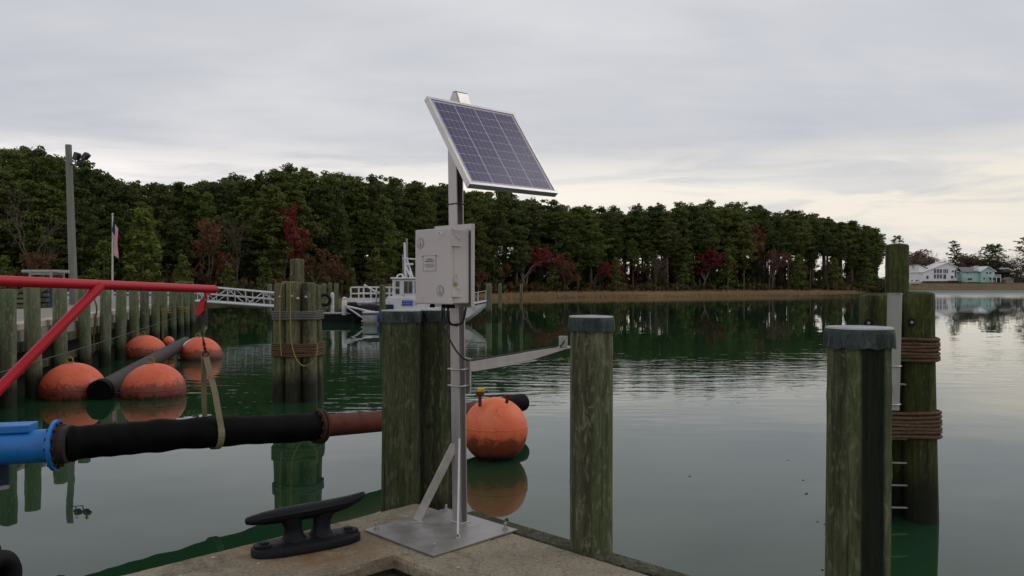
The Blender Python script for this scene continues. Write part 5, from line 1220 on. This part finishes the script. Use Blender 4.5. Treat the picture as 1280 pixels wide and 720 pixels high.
def flag():
    mb = MB(); nf, nh_ = 40, 26; top = at(140.5, 274, 41)
    W2 = 1.35; Lf = 2.0
    P = {}
    for i in range(nf+1):
        for j in range(nh_+1):
            f, h = i/nf, j/nh_                     # f along the fly, h from the top of the hoist
            # limp cloth: the fly slides down the pole and folds on itself
            drop = h*.50*(1-f*.4)+f*1.75
            x = -.02+.36*h*(1-.2*f)+.04*math.sin(f*6+h*3)*min(1, f*3)+.04*f
            y = .05*math.cos(f*7+h*5)*min(1, f*3)
            P[i, j] = len(mb.v); mb.v.append(tuple(top+Vector((x-.02, y-.02, -drop))))
    for i in range(nf):
        for j in range(nh_):
            mb.f.append((P[i, j], P[i+1, j], P[i+1, j+1], P[i, j+1])); f, h = (i+.5)/nf, (j+.5)/nh_
            mb.m.append(2 if f < .34 and h < .54 else (0 if int(h*13) % 2 == 0 else 1))
    cols = [pmat('flag red', (.30, .012, .025), (.36, .018, .03), .8, bmp=0), pmat('flag white', (.6, .58, .58), (.66, .64, .64), .8, bmp=0), pmat('flag blue', (.012, .02, .07), (.02, .03, .09), .8, bmp=0)]
    o = mb.build('flag', cols, smooth=80); md = o.modifiers.new('thick', 'SOLIDIFY'); md.thickness = .008
    tag(o, 'limp red white and blue striped flag on the flagpole', 'flag')
flag()
rack = thing('steel_rack', at(50, 381, 33), 'grey steel rack standing on the pier', 'rack')
za = 1.29
for px_ in (38, 64):
    mb = MB(); p = at(px_, 381, 33); mb.tube([(p.x, p.y, za), (p.x, p.y, 2.72)], .055, 8); mb.tube([(p.x, p.y+.9, za), (p.x, p.y+.9, 2.72)], .055, 8); mb.build('upright', M['grey_paint'], rack, smooth=60)
p, q = at(38, 360, 33), at(64, 360, 33)
for z in (2.62, 2.2, 1.7):
    mb = MB(); mb.box(((p.x+q.x)/2, 33.45, z), (q.x-p.x+.1, .95, .08)); mb.build('shelf', M['grey_paint'], rack)
mb = MB(); c = (p+q)/2
for k in range(5): mb.tube([(p.x-.4, 33.1+k*.17, 2.72), (q.x+.3, 33.1+k*.17, 2.72)], .07, 10)
tag(mb.build('pipe_bundle', M['pvc'], smooth=60), 'pale pipes lying on top of the steel rack', 'pipes')
def crate(px_, d_, w_, h_, label, mat):
    p = at(px_, 380, d_); o = thing('wooden_crate', (p.x, p.y, za), label, 'crate')
    mb = MB(); mb.box((p.x, p.y, za+h_/2), (w_, w_*.8, h_*.94)); body = mb.build('body', mat, o)
    for k in range(4):
        mb = MB(); mb.box((p.x, p.y-w_*.41, za+h_*(.12+.25*k)), (w_*1.04, .04, h_*.16)); mb.build('slat', M['pier_pile'], o)
    mb = MB(); ang = math.atan2(h_, w_); mb.box((p.x, p.y-w_*.45, za+h_/2), (math.hypot(w_, h_)*.9, .04, .09), (Vector((math.cos(ang), 0, math.sin(ang))), ID[1], Vector((-math.sin(ang), 0, math.cos(ang))))); mb.build('diagonal', M['pier_pile'], o)
crate(22, 30, .95, .75, 'wooden crate with a diagonal brace between two pier piles', M['shade_backing'])
crate(52, 31, 1.0, .8, 'dark crate standing under the steel rack', M['navy'])
gd = thing('guard_rail', at(120, 378, 37.0), 'low grey guard rail across the back of the pier', 'rail')
a, b = Vector((-27, 37.2, 0)), Vector((-15.8, 37.2, 0))
for z in (1.55, 1.78):
    mb = MB(); mb.box(((a.x+b.x)/2, a.y, z), (b.x-a.x, .06, .12)); mb.build('rail', M['gangway'], gd)
for k in range(8):
    mb = MB(); x = a.x+(b.x-a.x)*k/7; mb.box((x, a.y+.06, 1.57), (.09, .06, .56)); mb.build('post', M['grey_paint'], gd)
def coil(px_, y0, y1, d_, rad, label):
    mb = MB(); a, b = at(px_, y0, d_), at(px_, y1, d_); n = 60
    mb.tube([a.lerp(b, k/n)+Vector((.035*math.cos(k*1.1), .035*math.sin(k*1.1), 0)) for k in range(n+1)], rad, 5); mb.tube([a.lerp(b, k/n)+Vector((-.035*math.cos(k*1.1), -.035*math.sin(k*1.1), 0)) for k in range(n+1)], rad, 5)
    tag(mb.build('rope', M['rope_yellow'], smooth=60), label, 'rope')
coil(203.5, 386, 424, 29.6, .016, 'yellow rope hanging down a pier pile')
for i, (px_, py_, d_, lab) in enumerate([(205, 388, 29.9, 'yellow rope coiled round a pier pile'), (227, 386, 34.4, 'yellow rope tied between the last pier piles')]):
    mb = MB(); c = at(px_, py_, d_)
    for k in range(3): mb.ring(c+UP*(k*.06-.05)+Vector((0, .16, 0)), .165+.006*k, .014, (Vector((1, 0, .25*(k-1)-(.3 if i else 0))).normalized(), ID[1], UP), 24, 6, sx=1.5 if i else 1.)
    tag(mb.build('rope', M['rope_yellow'], smooth=60), lab, 'rope')
mb = MB(); a = at(119, 372, 20.2); mb.tube(smooth_path([at(117, 372, 20.3), at(121, 385, 20.2), at(119, 400, 20.2), at(117, 420, 20.2), at(116, 442, 20.2)]), .022, 6); tag(mb.build('rope', M['rope_brown'], smooth=60), 'brown rope hanging from the pier curb', 'rope')

# ------------------------------------------------------------------ far shore houses
siding = lambda name, c: pmat(name, tuple(x*.93 for x in c), c, .7, 0, .5, (1, 1, 6), .15, .02)
M['house_white'] = siding('white siding', (.80, .80, .82)); M['house_mint'] = siding('mint siding', (.38, .60, .54)); M['roof_grey'] = pmat('grey shingles', (.14, .145, .15), (.2, .205, .21), .85, 0, 2)
M['trim'] = pmat('white trim', (.62, .62, .63), (.7, .7, .7), .6, bmp=0); M['fence_brown'] = pmat('dark weathered wood', (.04, .035, .03), (.08, .07, .06), .85, 0, 1)
HD = 330.0; hz = 3.0
def hp(cx, cy, off=0.): return at(1110+cx/7.53, 290+cy/7.53, HD+off)        # from the enlarged detail of the houses
h1 = thing('white_house', (hp(490, 460).x, HD, hz), 'white gabled house with tall windows on the far right shore', 'house')
def wallpoly(o, name, pts, mat, depth, front=0.):
    ps = [hp(*p) for p in pts]; mb = MB(); mb.prism([(p.x, p.z) for p in ps], (0, HD+front+depth/2, 0), (ID[0], UP, -ID[1]), depth); return mb.build(name, mat, o)
w1 = wallpoly(h1, 'wall', [(328, 462), (645, 462), (645, 332), (560, 294), (328, 382)], M['house_white'], 10)
w2 = wallpoly(h1, 'wing', [(325, 460), (420, 460), (420, 352), (325, 309)], M['house_white'], 8, 3.)
w3 = wallpoly(h1, 'upper_room', [(600, 400), (662, 400), (662, 297), (610, 294)], M['house_white'], 6, 4.)
def roofbar(o, a, b, depth, mat, front=0., th=.25, name='roof'):
    p, q = hp(*a), hp(*b); d_ = (q-p).normalized(); mb = MB(); up_ = Vector((-d_.z, 0, d_.x)); mb.box(((p+q)/2).xz.to_3d() if 0 else Vector(((p.x+q.x)/2, HD+front+depth/2, (p.z+q.z)/2))+up_*th/2, ((q-p).length+.3, depth+1, th), (d_, ID[1], up_)); return mb.build(name, mat, o)
roofbar(h1, (322, 383), (562, 292), 10, M['trim']); roofbar(h1, (558, 292), (650, 333), 10, M['trim']); roofbar(h1, (322, 308), (424, 352), 8, M['roof_grey'], 3.2); roofbar(h1, (604, 292), (668, 296), 6, M['trim'], 4.2)
def window(o, wall, x0, x1, y0, y1, front=0., frame_=True):
    a, b = hp(x0, y1, front), hp(x1, y0, front); a.x, b.x = hp(x0, y1).x, hp(x1, y0).x; a.z, b.z = hp(x0, y1).z, hp(x1, y0).z
    mb = MB(); mb.box(((a.x+b.x)/2, HD+front-.06, (a.z+b.z)/2), (b.x-a.x+.24, .12, b.z-a.z+.24)); f = mb.build('window', M['trim'], o)
    mb = MB(); mb.box(((a.x+b.x)/2, HD+front-.11, (a.z+b.z)/2), (b.x-a.x, .06, b.z-a.z)); mb.build('pane', M['glass'], f)
for x0, x1, y0, y1 in ((432, 450, 350, 387), (460, 478, 350, 387), (487, 505, 350, 387), (432, 450, 399, 436), (460, 478, 399, 436), (487, 505, 399, 436), (520, 530, 350, 387), (535, 545, 350, 387), (550, 562, 350, 387), (520, 545, 400, 440), (600, 618, 362, 378), (590, 615, 412, 436), (360, 380, 412, 440)): window(h1, w1, x0, x1, y0, y1)
mb = MB(); a, b = hp(628, 430), hp(642, 356); mb.box(((a.x+b.x)/2, HD-.05, (a.z+b.z)/2), (b.x-a.x, .1, b.z-a.z)); mb.build('door', M['glass'], h1)
mb = MB()
for x in range(335, 690, 22): p = hp(x, 462); mb.box((p.x, HD+.3, hz-.3), (.35, .35, 1.2))
mb.build('stilts', M['fence_brown'], h1)
mb = MB(); a, b = hp(560, 448), hp(700, 448); mb.box(((a.x+b.x)/2, HD-1.6, hz+.55), (b.x-a.x, 3.1, .18)); dk_ = mb.build('porch', M['grey_paint'], h1)
mb = MB(); mb.box(((a.x+b.x)/2, HD-3.1, hz+1.5), (b.x-a.x, .1, .1))
for k in range(15): mb.box((a.x+(b.x-a.x)*k/14, HD-3.1, hz+1.05), (.08, .08, .85))
mb.build('railing', M['grey_paint'], dk_)
h2 = thing('mint_house', (hp(850, 470).x, HD, hz), 'mint green house with grey roof beside the white house', 'house')
v1 = wallpoly(h2, 'wall', [(707, 470), (885, 470), (885, 372), (707, 372)], M['house_mint'], 9, .6)
v2 = wallpoly(h2, 'gable', [(868, 474), (995, 474), (995, 372), (928, 330), (868, 368)], M['house_mint'], 11, -.6)
v3 = wallpoly(h2, 'porch_room', [(640, 462), (706, 462), (706, 385), (640, 385)], M['house_mint'], 6, 3.)
a, b, c, d_ = hp(700, 374), hp(890, 374), hp(912, 328), hp(724, 328)
mb = MB(); mb.loft([[Vector((a.x, HD+.1, a.z)), Vector((b.x, HD+.1, b.z)), Vector((c.x, HD+5, c.z)), Vector((d_.x, HD+5, d_.z))], [Vector((a.x, HD+.1, a.z-.25)), Vector((b.x, HD+.1, b.z-.25)), Vector((c.x, HD+5.4, c.z-.25)), Vector((d_.x, HD+5.4, d_.z-.25))]]); rf = mb.build('roof', M['roof_grey'], h2)
roofbar(h2, (860, 374), (930, 328), 11, M['trim'], -.8); roofbar(h2, (926, 328), (1002, 374), 11, M['trim'], -.8); roofbar(h2, (636, 384), (708, 380), 6, M['roof_grey'], 2.9)
mb = MB(); p = hp(829, 365); mb.box((p.x, HD+.0, hp(829, 342).z), (1.3, 1.0, hp(829, 318).z-p.z)); chm = mb.build('chimney', M['trim'], rf)
mb = MB(); mb.box((p.x, HD+.0, hp(829, 314).z), (.8, .8, .6)); mb.build('chimney_pot', M['rust'], rf)
for x0, x1, y0, y1, fr_ in ((748, 762, 378, 390, .6), (755, 800, 432, 455, .6), (915, 931, 376, 396, -.6), (944, 963, 376, 396, -.6), (885, 905, 430, 446, -.6), (948, 962, 430, 455, -.6), (978, 992, 432, 455, -.6)): window(h2, v1, x0, x1, y0, y1, fr_)
a, b = hp(938, 425), hp(1024, 425)
mb = MB(); mb.box(((a.x+b.x)/2, HD-1.8, a.z), (b.x-a.x, 2.2, .25)); bal = mb.build('balcony', M['trim'], h2)
mb = MB(); mb.box(((a.x+b.x)/2, HD-2.85, a.z+1.0), (b.x-a.x, .1, .12))
for k in range(12): mb.box((a.x+(b.x-a.x)*k/11, HD-2.85, a.z+.5), (.1, .08, 1.))
mb.build('railing', M['trim'], bal)
for k in (0, .5, 1):
    mb = MB(); x = a.x+.15+(b.x-a.x-.3)*k; mb.box((x, HD-2.8, (a.z+hz)/2-.1), (.25, .25, a.z-hz)); mb.build('post', M['trim'], bal)
bh = thing('boat_house', (hp(1170, 470).x, HD, hz), 'dark open boat shed at the right picture edge', 'shed')
a, b = hp(1095, 470), hp(1250, 470)
for x in (1100, 1140, 1180, 1215, 1245):
    for off in (0, 6):
        mb = MB(); p = hp(x, 470); mb.box((p.x, HD+off, hz+1.4), (.3, .3, 3.2)); mb.build('post', M['fence_brown'], bh)
roofbar(bh, (1092, 380), (1255, 383), 8, M['fence_brown'], -1, .3); roofbar(bh, (1125, 345), (1170, 366), 5, M['trim'], 0, .3); wallpoly(bh, 'back_wall', [(1096, 470), (1250, 470), (1250, 382), (1096, 376)], M['fence_brown'], .4, 7)
for k, (cx, wdt, lab, mm) in enumerate([(1095, 74, 'yellowish skip like low shed left of the boat shed', 'rope_yellow')]):
    o = thing('garden_shed', (hp(cx, 482).x, HD-3, hz), 'low tan shed between mint house and boat shed', 'shed')
    a, b = hp(cx-wdt/2, 485), hp(cx+wdt/2, 448)
    mb = MB(); mb.box(((a.x+b.x)/2, HD-2, (a.z+b.z)/2), (b.x-a.x, 3, b.z-a.z)); mb.build('wall', pmat('tan shed boards', (.2, .19, .13), (.26, .245, .17), .8, 0, 1), o)
    mb = MB(); mb.prism([((a.x-b.x)/2-.3, 0), ((b.x-a.x)/2+.3, 0), (0, .9)], ((a.x+b.x)/2, HD-2, b.z+.002), (ID[0], UP, -ID[1]), 3.4); mb.build('roof', M['roof_grey'], o)
def far_boat(x0, x1, ywl, d_, label, cabin):
    a, b = at(x0, ywl, d_), at(x1, ywl, d_); L = b.x-a.x; z = 2.0 if d_ > 310 else 0.
    o = thing('small_boat', ((a.x+b.x)/2, d_, z), label, 'boat')
    secs = []
    for k in range(9):
        f = k/8; hw = 1.1*(1-max(0, f-.45)**2*2.6); sh2 = .9+.5*f*f; kz = .5*max(0, f-.7)/.3
        secs.append([Vector((a.x+L*f+.4*(zz-kz)*f, d_+y*hw, z+zz)) for y, zz in ((0, kz), (.8, kz+.25), (1, sh2), (-1, sh2), (-.8, kz+.25))])
    mb = MB(); mb.loft(secs); mb.build('hull', M['white'], o, smooth=40)
    mb = MB(); q = [(a.x+L*.3, 1.0), (a.x+L*.72, 1.0), (a.x+L*.62, 1.9), (a.x+L*.34, 2.0)]; mb.prism([(x, z+zz) for x, zz in q], (0, d_, 0), (ID[0], UP, -ID[1]), 1.5); c_ = mb.build('cabin', M['white'], o, bevel=.05)
    mb = MB(); mb.prism([(a.x+L*.38, z+1.35), (a.x+L*.64, z+1.35), (a.x+L*.60, z+1.75), (a.x+L*.38, z+1.75)], (0, d_-.76, 0), (ID[0], UP, -ID[1]), .03); mb.build('window', M['glass'], c_)
far_boat(1133, 1146, 354.5, 322, 'white cabin boat ashore left of the white house', 1)
far_boat(1138, 1152, 357, 312, 'low white boat before the white house', 0)

# ------------------------------------------------------------------ leaves adrift on the water, chips on the dock
r = random.Random(13)
lm = MB(); lm.add([(-.05, 0, 0), (-.015, -.022, .003), (.03, -.018, .002), (.055, 0, .006), (.03, .02, .002), (-.015, .024, .004), (0, 0, -.003)], [(0, 1, 6), (1, 2, 6), (2, 3, 6), (3, 4, 6), (4, 5, 6), (5, 0, 6)])
lme = lm.mesh('leaf'); lme.materials.append(M['deadleaf'])
for px_, py_ in ((1004, 600), (1008, 617), (1022, 652), (1031, 655), (1028, 712), (985, 575), (1155, 600), (862, 595)):
    d_ = 2.2/((py_-355)/1000); p = at(px_, py_, d_); o = bpy.data.objects.new('floating_leaf', lme); col.objects.link(o); o.location = (p.x, p.y, .006); o.rotation_euler = (0, 0, r.uniform(0, 6)); k = r.uniform(.4, .75); o.scale = (k, k, k)
    tag(o, 'dead leaf floating on the water right of the mast', 'leaf', 'leaves adrift on the water')
cme_ = MB(); cme_.lathe([(.006, 0), (.014, .003), (.011, .009), (.004, .011)], 6, sx=1.4); ch_ = cme_.mesh('chip'); ch_.materials.append(M['curb'])
for k in range(14):
    s_, t__ = r.uniform(.1, .75), r.uniform(1.2, 2.6)
    if k > 8: s_, t__ = r.uniform(1.0, 2.8), r.uniform(.1, .7)
    o = bpy.data.objects.new('concrete_chip', ch_); col.objects.link(o); o.location = dk(s_, t__, .001); o.rotation_euler = (0, 0, r.uniform(0, 6)); q = r.uniform(.3, .8); o.scale = (q, q, q)
    tag(o, 'small pale chip of concrete lying on the dock', 'concrete chip', 'chips scattered on the dock')
